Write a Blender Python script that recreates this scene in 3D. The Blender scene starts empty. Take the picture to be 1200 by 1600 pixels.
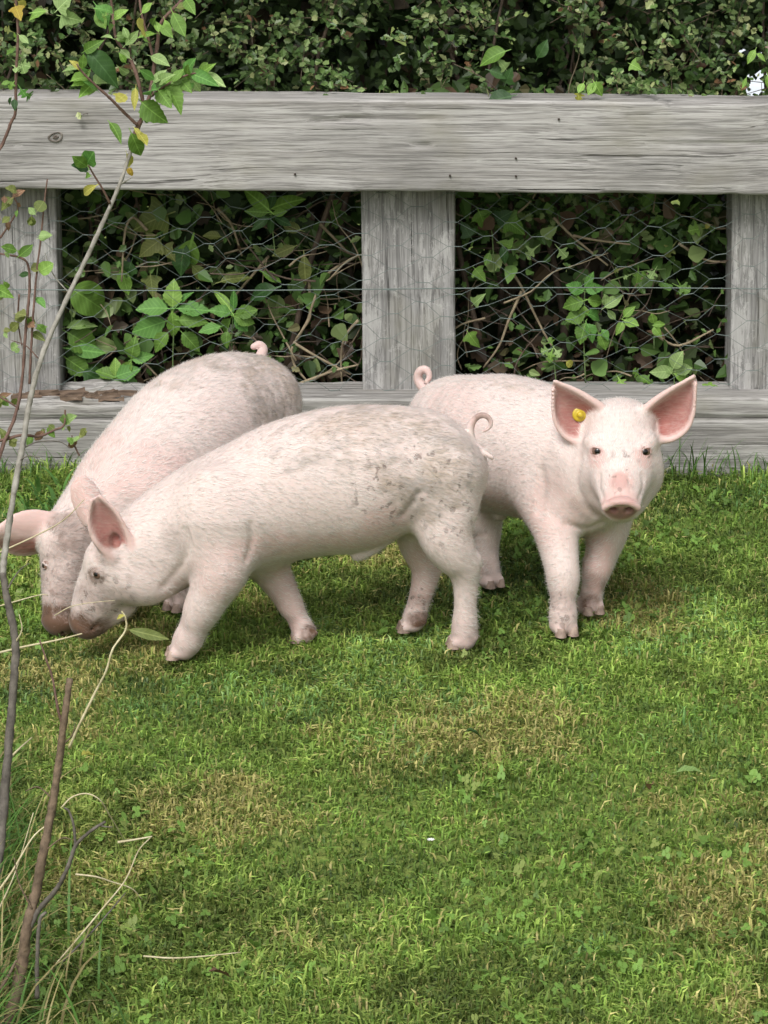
import bpy, math, random
import numpy as np
from mathutils import Vector, Matrix

random.seed(11)
RNG = np.random.default_rng(7)
scene = bpy.context.scene
COL = scene.collection

# ------------------------------------------------------------------ camera
CAM_H, PITCH, FPX = 1.55, math.radians(15.6), 4800.0      # focal length in 1200x1600 photo pixels
cam_data = bpy.data.cameras.new('camera')
cam = bpy.data.objects.new('camera', cam_data); COL.objects.link(cam)
cam.location = (0, 0, CAM_H); cam.rotation_euler = (math.pi/2 - PITCH, 0, 0)
cam_data.sensor_fit = 'VERTICAL'; cam_data.sensor_height = 36.0
cam_data.lens = 36.0 * FPX / 1600.0
cam_data.clip_start = 0.05; cam_data.clip_end = 2000
scene.camera = cam

# ------------------------------------------------------------------ sky, sun, exposure
SUN_EL, SUN_AZ = math.radians(50), math.radians(200)      # azimuth clockwise from +Y (away from camera)
world = bpy.data.worlds.new('World'); scene.world = world; world.use_nodes = True
wn = world.node_tree.nodes; wl = world.node_tree.links
sky = wn.new('ShaderNodeTexSky'); sky.sky_type = 'NISHITA'; sky.sun_disc = False
sky.sun_elevation = SUN_EL; sky.sun_rotation = SUN_AZ
sky.air_density = 1.0; sky.dust_density = 4.0; sky.ozone_density = 1.0
hs = wn.new('ShaderNodeHueSaturation'); hs.inputs['Saturation'].default_value = 0.18   # overcast: nearly white sky
wl.new(sky.outputs[0], hs.inputs['Color']); wl.new(hs.outputs[0], wn['Background'].inputs[0])
wn['Background'].inputs[1].default_value = 0.115
sun_data = bpy.data.lights.new('sun', 'SUN'); sun_data.energy = 1.5; sun_data.angle = math.radians(20)
sun_data.color = (1.0, 0.98, 0.955)
sun = bpy.data.objects.new('sun', sun_data); COL.objects.link(sun)
sun.rotation_euler = (math.pi/2 - SUN_EL, 0, -SUN_AZ + math.pi)
scene.view_settings.view_transform = 'Standard'; scene.view_settings.look = 'None'
scene.view_settings.exposure = 0.64; scene.view_settings.gamma = 1
scene.render.engine = 'CYCLES'
scene.cycles.max_bounces = 8; scene.cycles.transparent_max_bounces = 8

# ------------------------------------------------------------------ helpers
CT, ST = math.cos(PITCH), math.sin(PITCH)
def ray(px, py):
    u = (px - 600) / FPX; v = -(py - 800) / FPX
    return np.array((u, CT + v*ST, -ST + v*CT))
def at(px, py, Y):
    d = ray(px, py); t = Y / d[1]
    return np.array((d[0]*t, Y, CAM_H + d[2]*t))
def ground(px, py, z=0.0):
    d = ray(px, py); t = (z - CAM_H) / d[2]
    return np.array((d[0]*t, d[1]*t, z))
def ppm(p):                                   # photo pixels per metre at a point
    return FPX / (p[1]*CT + (CAM_H - p[2])*ST)

def _hash(ix, iy, iz, seed):
    n = (ix.astype(np.int64)*374761393 + iy.astype(np.int64)*668265263 + iz.astype(np.int64)*2147483647 + seed*974711) & 0x7fffffff
    n = ((n ^ (n >> 13)) * 1274126177) & 0x7fffffff
    n = n ^ (n >> 16)
    return (n & 0xffff) / 65535.0
def vnoise(p, s=1.0, seed=0):
    p = np.asarray(p, float) * s
    i = np.floor(p).astype(np.int64); f = p - i; f = f*f*(3 - 2*f)
    r = 0
    for dx in (0, 1):
        wx = f[:, 0] if dx else 1 - f[:, 0]
        for dy in (0, 1):
            wy = f[:, 1] if dy else 1 - f[:, 1]
            for dz in (0, 1):
                wz = f[:, 2] if dz else 1 - f[:, 2]
                r = r + wx*wy*wz*_hash(i[:, 0]+dx, i[:, 1]+dy, i[:, 2]+dz, seed)
    return r
def fbm(p, s=1.0, seed=0, o=3):
    r = 0; a = 1; t = 0
    for k in range(o):
        r = r + a*vnoise(p, s*2**k, seed+k*17); t += a; a *= .5
    return r / t

def link(o, parent=None):
    COL.objects.link(o)
    if parent is not None: o.parent = parent
    return o
def tag(o, label=None, cat=None, group=None, kind=None):
    for k, v in (('label', label), ('category', cat), ('group', group), ('kind', kind)):
        if v: o[k] = v
    return o
def thing(name, loc, label, cat, group=None):
    o = bpy.data.objects.new(name, None); o.location = loc; o.empty_display_size = .05
    COL.objects.link(o); return tag(o, label, cat, group)
def mesh_np(name, V, faces, mat, smooth=True, nper=None, cols=None):
    """V (n,3); faces list of int arrays (m,k)"""
    me = bpy.data.meshes.new(name)
    if not isinstance(faces, list): faces = [faces]
    faces = [np.asarray(f, np.int32) for f in faces if len(f)]
    nl = sum(f.size for f in faces); nf = sum(len(f) for f in faces)
    me.vertices.add(len(V)); me.vertices.foreach_set('co', np.asarray(V, np.float32).ravel())
    me.loops.add(nl); me.polygons.add(nf)
    me.loops.foreach_set('vertex_index', np.concatenate([f.ravel() for f in faces]))
    tot = np.concatenate([np.full(len(f), f.shape[1], np.int32) for f in faces])
    st = np.concatenate([[0], np.cumsum(tot)[:-1]]).astype(np.int32)
    me.polygons.foreach_set('loop_start', st); me.polygons.foreach_set('loop_total', tot)
    me.polygons.foreach_set('use_smooth', np.full(nf, bool(smooth)))
    me.update(calc_edges=True)
    if cols:
        for k, a in cols.items():
            a = np.asarray(a, np.float32)
            if a.ndim == 1:
                at_ = me.attributes.new(k, 'FLOAT', 'POINT'); at_.data.foreach_set('value', a)
            else:
                at_ = me.attributes.new(k, 'FLOAT_COLOR', 'POINT')
                if a.shape[1] == 3: a = np.concatenate([a, np.ones((len(a), 1), np.float32)], 1)
                at_.data.foreach_set('color', a.ravel())
    if mat: me.materials.append(mat)
    return me
def obj_np(name, V, faces, mat, parent=None, smooth=True, cols=None):
    return link(bpy.data.objects.new(name, mesh_np(name, V, faces, mat, smooth, cols=cols)), parent)

def catmull(P, n=6):
    P = np.asarray(P, float)
    if len(P) < 3: n = max(n, 2)
    Q = np.vstack([2*P[0]-P[1], P, 2*P[-1]-P[-2]]); out = []
    for i in range(1, len(Q)-2):
        for t in np.linspace(0, 1, n, endpoint=False):
            a, b, c, d = Q[i-1], Q[i], Q[i+1], Q[i+2]
            out.append(.5*((2*b) + (c-a)*t + (2*a-5*b+4*c-d)*t*t + (3*b-a-3*c+d)*t**3))
    out.append(P[-1]); return np.array(out)
def tube_np(P, R, sides=7, bumps=0.0, seed=0, smooth_n=5):
    """P (n,3), R (n,) -> V, quads, tris(caps)"""
    C = catmull(np.column_stack([P, R]), smooth_n) if smooth_n else np.column_stack([P, R])
    P, R = C[:, :3], np.maximum(C[:, 3], 1e-4)
    n = len(P); T = np.gradient(P, axis=0); T /= np.linalg.norm(T, axis=1)[:, None] + 1e-12
    ref = np.array((0, 0, 1.)) if abs(T[0, 2]) < .8 else np.array((1., 0, 0))
    A = np.cross(T[0], ref); A /= np.linalg.norm(A)
    V = []; rr = np.random.default_rng(seed)
    for i in range(n):
        A = A - T[i]*A.dot(T[i]); A /= np.linalg.norm(A); B = np.cross(T[i], A)
        for k in range(sides):
            a = 2*math.pi*k/sides
            V.append(P[i] + R[i]*(1 + bumps*rr.uniform(-1, 1))*(A*math.cos(a) + B*math.sin(a)))
    q = []
    for i in range(n-1):
        for k in range(sides):
            k2 = (k+1) % sides
            q.append((i*sides+k, i*sides+k2, (i+1)*sides+k2, (i+1)*sides+k))
    V.append(P[0]); V.append(P[-1]); a, b = len(V)-2, len(V)-1
    t = [(a, (k+1) % sides, k) for k in range(sides)] + [(b, (n-1)*sides+k, (n-1)*sides+(k+1) % sides) for k in range(sides)]
    return np.array(V), np.array(q), np.array(t)
def tube(name, P, R, mat, parent=None, sides=7, bumps=0.0, seed=0, origin=None, smooth_n=5):
    V, q, t = tube_np(np.asarray(P, float), np.asarray(R, float), sides, bumps, seed, smooth_n)
    if origin is not None: V = V - np.asarray(origin)
    return obj_np(name, V, [q, t], mat, parent)

# ------------------------------------------------------------------ materials
class NT:
    def __init__(s, name):
        s.m = bpy.data.materials.new(name); s.m.use_nodes = True
        s.n = s.m.node_tree.nodes; s.l = s.m.node_tree.links; s.b = s.n['Principled BSDF']
    def node(s, t, **kw):
        x = s.n.new(t)
        for k, v in kw.items():
            if k in x.inputs: x.inputs[k].default_value = v
            else: setattr(x, k, v)
        return x
    def noise(s, vec, scale, detail=3, rough=.55, dist=0):
        x = s.node('ShaderNodeTexNoise', Scale=scale, Detail=detail, Roughness=rough, Distortion=dist)
        if vec is not None: s.l.new(vec, x.inputs['Vector'])
        return x.outputs['Fac']
    def mapping(s, scale, vec=None, loc=(0, 0, 0), rot=(0, 0, 0)):
        m = s.node('ShaderNodeMapping'); m.inputs['Scale'].default_value = scale; m.inputs['Location'].default_value = loc; m.inputs['Rotation'].default_value = rot
        s.l.new(vec if vec is not None else s.coord(), m.inputs['Vector']); return m.outputs[0]
    def coord(s, w='Object'): return s.node('ShaderNodeTexCoord').outputs[w]
    def ramp(s, fac, stops):
        r = s.node('ShaderNodeValToRGB'); e = r.color_ramp.elements
        while len(e) < len(stops): e.new(.5)
        for i, (p, c) in enumerate(stops):
            e[i].position = p
            c = (c, c, c) if isinstance(c, (int, float)) else c
            e[i].color = (*c, 1)
        s.l.new(fac, r.inputs[0]); return r.outputs[0]
    def mix(s, fac, a, b, mode='MIX'):
        x = s.node('ShaderNodeMix', data_type='RGBA', blend_type=mode)
        for sock, v in ((x.inputs[0], fac), (x.inputs[6], a), (x.inputs[7], b)):
            if hasattr(v, 'is_linked') or hasattr(v, 'links'): s.l.new(v, sock)
            elif isinstance(v, (int, float)): sock.default_value = v if sock == x.inputs[0] else (v, v, v, 1)
            else: sock.default_value = (*v, 1)
        return x.outputs[2]
    def math(s, op, a, b=0.0, clamp=False):
        x = s.node('ShaderNodeMath', operation=op, use_clamp=clamp)
        for sock, v in ((x.inputs[0], a), (x.inputs[1], b)):
            if isinstance(v, (int, float)): sock.default_value = v
            else: s.l.new(v, sock)
        return x.outputs[0]
    def attr(s, name, out='Fac'): return s.node('ShaderNodeAttribute', attribute_name=name).outputs[out]
    def bump(s, h, strength=.3, dist=.002):
        b = s.node('ShaderNodeBump', Strength=strength, Distance=dist); s.l.new(h, b.inputs['Height']); s.l.new(b.outputs[0], s.b.inputs['Normal'])
    def base(s, c):
        if isinstance(c, tuple): s.b.inputs['Base Color'].default_value = (*c, 1)
        else: s.l.new(c, s.b.inputs['Base Color'])
    def set(s, **kw):
        for k, v in kw.items(): s.b.inputs[k.replace('_', ' ')].default_value = v
        return s
    def translucent(s, colour, amount):
        """thin leaf: some of the light passes through"""
        t = s.node('ShaderNodeBsdfTranslucent'); mx = s.node('ShaderNodeMixShader'); mx.inputs[0].default_value = amount
        s.l.new(colour, t.inputs['Color']); s.l.new(s.b.outputs[0], mx.inputs[1]); s.l.new(t.outputs[0], mx.inputs[2])
        s.l.new(mx.outputs[0], s.n['Material Output'].inputs['Surface'])

def leaf_material(name, a, b, rough=.5, trans=.3, veins=True, spots=None):
    m = NT(name)
    info = m.node('ShaderNodeObjectInfo').outputs['Random']
    n = m.noise(m.coord(), 40, 3)
    f = m.math('MULTIPLY', m.math('ADD', info, n), .5)
    c = m.ramp(f, [(.25, a), (.75, b)])
    if veins:
        sp = m.node('ShaderNodeSeparateXYZ'); m.l.new(m.coord(), sp.inputs[0])
        ay = m.math('ABSOLUTE', sp.outputs[1])
        ph = m.math('SINE', m.math('MULTIPLY', m.math('SUBTRACT', sp.outputs[0], m.math('MULTIPLY', ay, .85)), 46.0))
        c = m.mix(m.ramp(ph, [(.80, 0.), (.98, .13)]), c, tuple(min(1, x*1.9+.02) for x in b))
        c = m.mix(m.ramp(ph, [(.0, .12), (.35, 0.)]), c, tuple(x*.6 for x in a))
        c = m.mix(m.ramp(ay, [(.008, .35), (.022, 0.)]), c, tuple(min(1, x*2.2+.03) for x in b))
    if spots:
        c = m.mix(m.ramp(m.noise(m.coord(), 90, 2), [(.56, 0.), (.64, 1.)]), c, spots)
    m.base(c); m.set(Roughness=rough); m.b.inputs['Specular IOR Level'].default_value = .35
    m.bump(m.noise(m.coord(), 160, 2), .35, .001)
    m.translucent(c, trans); return m.m
def attr_leaf_material(name, rough=.5, trans=.3, bump=True):
    m = NT(name); c = m.attr('tint', 'Color')
    m.base(c); m.set(Roughness=rough); m.b.inputs['Specular IOR Level'].default_value = .35
    m.translucent(c, trans); return m.m
def bark_material(name, a, b, scale=60, rough=.8):
    m = NT(name); v = m.coord()
    c = m.ramp(m.noise(v, scale, 4, .65), [(.3, a), (.7, b)])
    m.base(c); m.set(Roughness=rough); m.bump(m.noise(v, scale*3, 3), .5, .001); return m.m

# ------------------------------------------------------------------ ground
YF = 5.857                                     # front face of the fence rails
def soil_material():
    m = NT('soil'); v = m.coord()
    c = m.ramp(m.noise(v, 22, 5, .7), [(.3, (.085, .12, .02)), (.55, (.15, .20, .033)), (.75, (.24, .26, .06))])
    m.base(c); m.set(Roughness=.95); m.bump(m.noise(v, 60, 4, .7), .8, .01); return m.m
def build_ground():
    xs = np.concatenate([[-400, -60, -12, -5], np.linspace(-3, 3, 121), [5, 12, 60, 400]])
    ys = np.concatenate([[-400, -60, -8, 0], np.linspace(1.5, 7, 111), [9, 14, 60, 600]])
    X, Y = np.meshgrid(xs, ys, indexing='ij')
    P = np.column_stack([X.ravel(), Y.ravel(), np.zeros(X.size)])
    P[:, 2] = ground_z(P[:, 0], P[:, 1])
    nx, ny = len(xs), len(ys); I = np.arange(nx*ny).reshape(nx, ny)
    q = np.stack([I[:-1, :-1], I[1:, :-1], I[1:, 1:], I[:-1, 1:]], -1).reshape(-1, 4)
    o = obj_np('ground', P, q, soil_material())
    tag(o, 'short mown lawn soil under the grass', 'ground', kind='structure')
def ground_z(x, y):
    x = np.atleast_1d(np.asarray(x, float)); y = np.atleast_1d(np.asarray(y, float))
    p = np.column_stack([x, y, np.zeros(len(x))])
    near = np.clip(1 - (np.abs(x) - 2)/1.5, 0, 1) * np.clip(1 - (y - 6)/2, 0, 1) * np.clip((y-1)/1, 0, 1)
    return ((fbm(p, 3.2, 3, 3) - .5) * .018 - .012) * near - .004
build_ground()

# ------------------------------------------------------------------ grass
def lin(c):                                    # sRGB 0-255 -> linear
    c = np.asarray(c, float)/255; return np.where(c <= .04045, c/12.92, ((c+.055)/1.055)**2.4)
def grass_field():
    N = 560000
    Y = np.sqrt(RNG.uniform(2.75**2, 5.9**2, N)); hw = .13*Y + .38
    X = RNG.uniform(-1, 1, N)*hw
    P = np.column_stack([X, Y, np.zeros(N)])
    Z = ground_z(X, Y)
    # patchiness
    lush = fbm(P, 2.3, 21, 4); straw = fbm(P*np.array((1, .7, 1)), 4.6, 41, 4); dark = fbm(P, 5.5, 61, 3); cl = fbm(P, 4.2, 81, 3)
    fine = fbm(P, 26, 91, 2)
    straw_m = np.clip((straw - .53)*6 + (fine-.5)*1.8, 0, 1)*.74
    # strip against the fence: greener, longer
    edge = np.clip((Y - 5.62)/.2, 0, 1)
    tuftL = np.clip(1 - np.hypot(X+.62, (Y-5.62)*.8)/.35, 0, 1)
    straw_m *= (1 - edge)*(1-tuftL)
    keep = RNG.random(N) < np.clip(.62 + (lush-.45)*1.6 + edge*.3, .35, 1)
    L = (.010 + .017*RNG.random(N)**1.8)*(0.65 + .8*lush)*(.6+.8*fine)
    L *= 1 + edge*RNG.random(N)**3*1.6 + tuftL*RNG.random(N)*1.0
    W = RNG.uniform(.0014, .0034, N)
    lean = RNG.uniform(.3, 1.4, N)*(1 - .35*edge); az = RNG.uniform(0, 2*math.pi, N) + (vnoise(P, 7, 5)-.5)*3
    d = np.column_stack([np.cos(az), np.sin(az)])
    side = np.column_stack([-d[:, 1], d[:, 0]]); tw = RNG.uniform(-.9, .9, N)
    # colours
    G1, G2, G3 = np.array((.086, .155, .026)), np.array((.172, .258, .048)), np.array((.315, .365, .095))
    S1, S2 = np.array((.52, .46, .19)), np.array((.34, .32, .10))
    t = np.clip(RNG.normal(.42, .25, N) + (lush-.5)*1.0, 0, 1)[:, None]
    c = np.where(t < .5, G1 + (G2-G1)*t*2, G2 + (G3-G2)*(t-.5)*2)
    c = c*np.clip(1.18 + (.5-dark[:, None])*1.5 + (fine[:, None]-.5)*1.6, .6, 1.7)
    u = RNG.random(N)[:, None]; s = S1 + (S2-S1)*u
    is_s = (RNG.random(N) < straw_m*.8 + .05)[:, None]
    c = np.where(is_s, s, c); c = c*(1-straw_m[:, None]*.3) + straw_m[:, None]*.3*np.array((.30, .29, .08))
    blue = (RNG.random(N) < np.clip((cl-.58)*3, 0, .35))[:, None]
    c = np.where(blue & ~is_s, c*np.array((.9, 1.05, 1.6)), c)
    c = c*RNG.choice([.6, .85, 1.0, 1.2, 1.5], N, p=[.12, .24, .32, .2, .12])[:, None]
    sel = keep; P, Z, L, W, lean, d, side, tw, c, edge = (a[sel] for a in (P, Z, L, W, lean, d, side, tw, c, edge)); n = len(P)
    base = P.copy(); base[:, 2] = Z
    # blade: base pair, mid pair, tip
    def pt(f, out, wid):
        q = base.copy()
        q[:, :2] += d*(out*L)[:, None]; q[:, 2] += f*L
        w = side*(W*wid)[:, None]
        ww = np.column_stack([w, W*wid*tw*.6]); return q, ww
    sl = np.sin(lean); clean = np.cos(lean)
    V = np.empty((n, 5, 3))
    q, w = pt(np.zeros(n), np.zeros(n), .45); V[:, 0] = q - w; V[:, 1] = q + w
    q, w = pt(.58*clean + .12, .35*sl, .5); V[:, 2] = q - w; V[:, 3] = q + w
    q, w = pt(.80*clean + .02, 1.05*sl, 0); V[:, 4] = q
    V[:, 4, 2] = np.maximum(V[:, 4, 2], base[:, 2] + .003)
    I = np.arange(n)[:, None]*5
    quad = I + np.array((0, 1, 3, 2)); tri = I + np.array((2, 3, 4))
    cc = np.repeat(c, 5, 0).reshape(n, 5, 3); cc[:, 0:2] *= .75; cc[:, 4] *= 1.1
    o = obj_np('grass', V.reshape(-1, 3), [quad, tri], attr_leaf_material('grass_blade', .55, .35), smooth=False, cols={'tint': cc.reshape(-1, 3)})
    tag(o, 'short green lawn grass with straw coloured patches', 'grass', kind='stuff')
grass_field()

def clover_field():
    n = 9000
    Y = np.sqrt(RNG.uniform(2.9**2, 5.75**2, n)); X = RNG.uniform(-1, 1, n)*(.14*Y+.4)
    P = np.column_stack([X, Y, np.zeros(n)])
    m = fbm(P, 3.0, 131, 3) + .12*(X > .1)*(Y < 4.2) + .1*(Y > 5.3)
    sel = m > .56; P = P[sel]; n = len(P)
    z = ground_z(P[:, 0], P[:, 1])
    V = []; F = []; Cc = []
    k8 = np.linspace(0, 2*math.pi, 7)[:-1]
    for i in range(n):
        h = RNG.uniform(.008, .022); r = RNG.uniform(.0022, .0046); a0 = RNG.uniform(0, 6.28)
        tl = RNG.normal(0, .55, 2); col = np.array((.14, .25, .045))*RNG.uniform(.6, 1.4)
        if RNG.random() < .15: col = np.array((.22, .28, .07))
        for j in range(3):
            a = a0 + j*2.094; cx, cy = math.cos(a)*r*.95, math.sin(a)*r*.95
            b = len(V)
            for kk in k8:
                ox, oy = cx + math.cos(kk)*r*.9, cy + math.sin(kk)*r*.9
                V.append((P[i, 0]+ox, P[i, 1]+oy, z[i]+h+ox*tl[0]+oy*tl[1] - abs(math.sin(kk-a))*r*-.3)); Cc.append(col)
            F.append(tuple(range(b, b+6)))
    o = obj_np('clover', np.array(V), np.array(F), attr_leaf_material('clover_leaf', .55, .3), smooth=False, cols={'tint': np.array(Cc)})
    tag(o, 'small clover leaves growing through the lawn', 'clover', kind='stuff')
clover_field()

# ------------------------------------------------------------------ fence
def wood_material(name, axis, dark, mid, light, streak=.5, seed=0.):
    m = NT(name); v = m.coord(); X = axis == 'x'
    def st(along, across, loc=(0, 0, 0)): return m.mapping((along, across, across) if X else (across, across, along), v, tuple(seed+k for k in loc))
    warp = m.math('MULTIPLY', m.noise(st(1.6, 4.0), 1.5, 2), 1.5)
    cx = m.node('ShaderNodeCombineXYZ')
    for k in (('Y', 'Z') if X else ('X', 'Y')): m.l.new(warp, cx.inputs[k])
    def warped(along, across, loc=(0, 0, 0), amt=1.0):
        vv = m.node('ShaderNodeVectorMath', operation='MULTIPLY_ADD'); m.l.new(cx.outputs[0], vv.inputs[0]); vv.inputs[1].default_value = (amt,)*3; m.l.new(st(along, across, loc), vv.inputs[2]); return vv.outputs[0]
    g = m.noise(warped(.7, 62), 1.4, 8, .78)                              # growth rings
    c = m.ramp(g, [(.30, dark), (.44, mid), (.58, light), (.78, tuple(x*.88 for x in light))])
    fib = m.noise(warped(5, 190, (3, 1, 2), 3.0), 1.6, 3, .7)               # fibres
    c = m.mix(m.ramp(fib, [(.38, .75), (.52, 0.)]), c, tuple(x*.45 for x in mid))
    blotch = m.noise(st(2.6, 7, (5, 1, 2)), 1.3, 5, .65)
    c = m.mix(m.ramp(blotch, [(.48, 0.), (.66, streak)]), c, tuple(x*.55 for x in mid))
    crk = m.noise(warped(.9, 74, (7, 2, 4), 1.8), 1.2, 4, .6)               # drying cracks
    cm = m.ramp(crk, [(.315, 1.), (.355, 0.)])
    c = m.mix(m.math('MULTIPLY', cm, .8), c, tuple(x*.30 for x in dark))
    if not X:
        pale = m.noise(st(2.6, 17, (1, 3, 3)), 1.8, 7, .78)
        c = m.mix(m.ramp(pale, [(.545, 0.), (.58, .55)]), c, (.46, .448, .43))
        scuff = m.noise(st(14, 14, (2, 8, 1)), 2.2, 6, .8)
        c = m.mix(m.ramp(scuff, [(.58, 0.), (.62, .45)]), c, (.46, .448, .43))
        grime = m.noise(st(3, 11, (9, 3, 1)), 1.4, 5, .7)
        c = m.mix(m.ramp(grime, [(.56, 0.), (.66, .55)]), c, (.15, .135, .12))
    alg = m.noise(st(2, 4, (9, 9, 9)), 1.5, 4, .6)
    c = m.mix(m.ramp(alg, [(.55, 0.), (.75, .4)]), c, (.20, .185, .11))
    m.base(c); m.set(Roughness=.9); m.b.inputs['Specular IOR Level'].default_value = .2
    h = m.mix(.5, m.mix(.5, g, fib), m.ramp(crk, [(.30, 0.), (.38, 1.)]))
    m.bump(h, .85, .005); return m.m
RAIL = wood_material('weathered_rail', 'x', (.115, .104, .093), (.30, .287, .270), (.43, .416, .397), .5, 1.3)
RAIL_LOW = wood_material('weathered_low_rail', 'x', (.115, .104, .093), (.275, .262, .245), (.41, .396, .375), .5, 5.1)
POST = wood_material('weathered_post', 'z', (.14, .132, .125), (.235, .228, .22), (.335, .326, .316), .4, 2.7)

def beam(name, axis, lo, hi, mat, parent, n_long, seed, rnd=.010, rough=1.0, split_top=False, sag=0.0):
    """weathered sawn timber: rounded box with grain ridges, drying cracks and uneven edges"""
    lo = np.array(lo, float); hi = np.array(hi, float); org = (lo+hi)/2; hs_ = (hi-lo)/2
    ia = 0 if axis == 'x' else 2; ib, ic = (1, 2) if axis == 'x' else (0, 1)
    hb, hc = hs_[ib], hs_[ic]
    sec = []
    def line(a, b, n):
        for t in np.linspace(0, 1, n, endpoint=False): sec.append((a[0]+(b[0]-a[0])*t, a[1]+(b[1]-a[1])*t))
    def arc(cx, cy, a0):
        for t in range(3): sec.append((cx+rnd*math.cos(a0+t*math.pi/6), cy+rnd*math.sin(a0+t*math.pi/6)))
    nb, nc = max(6, int(hb*2/.006)), max(6, int(hc*2/.006))
    line((-hb+rnd, -hc), (hb-rnd, -hc), nb); arc(hb-rnd, -hc+rnd, -math.pi/2)
    line((hb, -hc+rnd), (hb, hc-rnd), nc); arc(hb-rnd, hc-rnd, 0)
    line((hb-rnd, hc), (-hb+rnd, hc), nb); arc(-hb+rnd, hc-rnd, math.pi/2)
    line((-hb, hc-rnd), (-hb, -hc+rnd), nc); arc(-hb+rnd, -hc+rnd, math.pi)
    sec = np.array(sec); m = len(sec)
    tt = np.linspace(-hs_[ia], hs_[ia], n_long)
    A = np.repeat(tt, m); S = np.tile(sec, (n_long, 1))
    nrm = S/np.array((hb, hc)); nrm = np.where(np.abs(nrm) > .93, nrm, 0); nrm /= np.linalg.norm(nrm, axis=1)[:, None]+1e-9
    q = np.column_stack([A*1.1, S[:, 0]*48, S[:, 1]*48])
    wrp = (fbm(np.column_stack([A*2, S[:, 0]*4, S[:, 1]*4]), 1.5, seed, 2)-.5)*2.5
    q[:, 1:] += wrp[:, None]
    g = fbm(q, 1.0, seed+5, 3)
    disp = (g-.5)*.0014*rough
    crack = fbm(q*np.array((.8, 1.9, 1.9)), 1.0, seed+9, 2)
    disp -= np.clip(.30-crack, 0, .1)*.07*rough*np.clip((np.minimum(hb-np.abs(S[:, 0])+.0, 1)+np.minimum(hc-np.abs(S[:, 1]), 1))/.03, 0, 1)
    big = (fbm(np.column_stack([A*2.5, S[:, 0]*6, S[:, 1]*6]), 1, seed+13, 2)-.5)*.0015
    cor = np.exp(-((hb-np.abs(S[:, 0]))**2 + (hc-np.abs(S[:, 1]))**2)/.02**2)
    chip = np.clip(fbm(np.column_stack([A*9, S[:, 0]*12, S[:, 1]*12]), 1, seed+21, 3)-.55, 0, 1)*.014*cor
    S = S + nrm*(disp+big)[:, None] - np.sign(S)*chip[:, None]*.8
    if split_top:                                             # rotten, broken-away upper edge towards the left end
        rot = np.clip((-A-.25)/.25, 0, 1)*np.clip((S[:, 1]-hc+.03)/.02, 0, 1)
        S[:, 1] += rot*(fbm(np.column_stack([A*6, S[:, 0]*60, S[:, 1]*5]), 1, seed+31, 4)-.62)*.075
    V = np.zeros((len(A), 3)); V[:, ia] = A; V[:, ib] = S[:, 0]; V[:, ic] = S[:, 1]
    I = np.arange(n_long*m).reshape(n_long, m); J = np.roll(I, -1, 1)
    quads = np.stack([I[:-1], J[:-1], J[1:], I[1:]], -1).reshape(-1, 4)
    if axis == 'x': quads = quads[:, ::-1] if False else quads
    caps0 = V[I[0]].mean(0); caps1 = V[I[-1]].mean(0)
    V = np.vstack([V, caps0, caps1]); a, b = len(V)-2, len(V)-1
    tris = np.concatenate([np.stack([np.full(m, a), J[0], I[0]], -1), np.stack([np.full(m, b), I[-1], J[-1]], -1)])
    if sag: V[:, 2] += sag*V[:, 0]
    o = obj_np(name, V, [quads, tris], mat, parent); o.location = org
    return o
FENCE = thing('timber_fence', (0, YF, 0), 'low grey weathered timber fence with wire netting behind the pigs', 'fence')
FI = np.array((0, YF, 0))
top_rail = beam('top_rail', 'x', (-1.75, 0, .553), (1.75, .115, .731), RAIL, FENCE, 420, 3, .006, sag=-.0078)
low_rail = beam('bottom_rail', 'x', (-1.75, 0, -.05), (1.75, .15, .146), RAIL_LOW, FENCE, 420, 17, .006, 1.3, split_top=True)
for k, (a, b) in enumerate(((-1.53, -1.35), (-.815, -.632), (-.0435, .1385), (.672, .855), (1.40, 1.58))):
    s = (YF+.075)/YF
    p = beam('post', 'z', (a*s, .075, .13), (b*s, .185, .70), POST, FENCE, 120, 30+7*k, .006, .8)
    p.rotation_euler = (0, math.radians((.0, .2, -.45, -1.1, 0)[k]), 0)
# knot in the top rail
def knot(px, py, rx, rz):
    c = at(px, py, YF) - FI
    V = []; rings = 7; n = 20
    for i in range(rings):
        f = i/(rings-1)
        dep = -.003*math.sin(f*9.5) - .002*(1-f) + (.004 if f == 1 else 0)
        for k in range(n):
            a = 2*math.pi*k/n; w = 1+.08*math.sin(3*a+i)
            V.append((c[0]+rx*f*w*math.cos(a), dep, c[2]+rz*f*w*math.sin(a)+.25*rz*f*math.cos(a)))
    q = [(i*n+k, i*n+(k+1) % n, (i+1)*n+(k+1) % n, (i+1)*n+k) for i in range(rings-1) for k in range(n)]
    m = NT('knot_wood'); r = m.noise(m.coord(), 90, 3)
    m.base(m.ramp(r, [(.35, (.07, .055, .045)), (.7, (.22, .20, .17))])); m.set(Roughness=.9)
    o = obj_np('knot', np.array(V)-np.array(top_rail.location), np.array(q), m.m, top_rail); return o
knot(87, 214, .0165, .0105)
NAIL = NT('rusty_nail'); NAIL.base((.06, .045, .038)); NAIL.set(Roughness=.6, Metallic=.6)
for (px, py) in ((703, 274), (461, 272), (806, 247), (806, 275), (873, 186)):
    c = at(px, py, YF) - FI
    V, q, t = tube_np(np.array([(c[0], -.004, c[2]), (c[0], .004, c[2])]), np.array((.0022, .0022)), 8, smooth_n=2)
    obj_np('nail', V-np.array(top_rail.location), [q, t], NAIL.m, top_rail)

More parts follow.
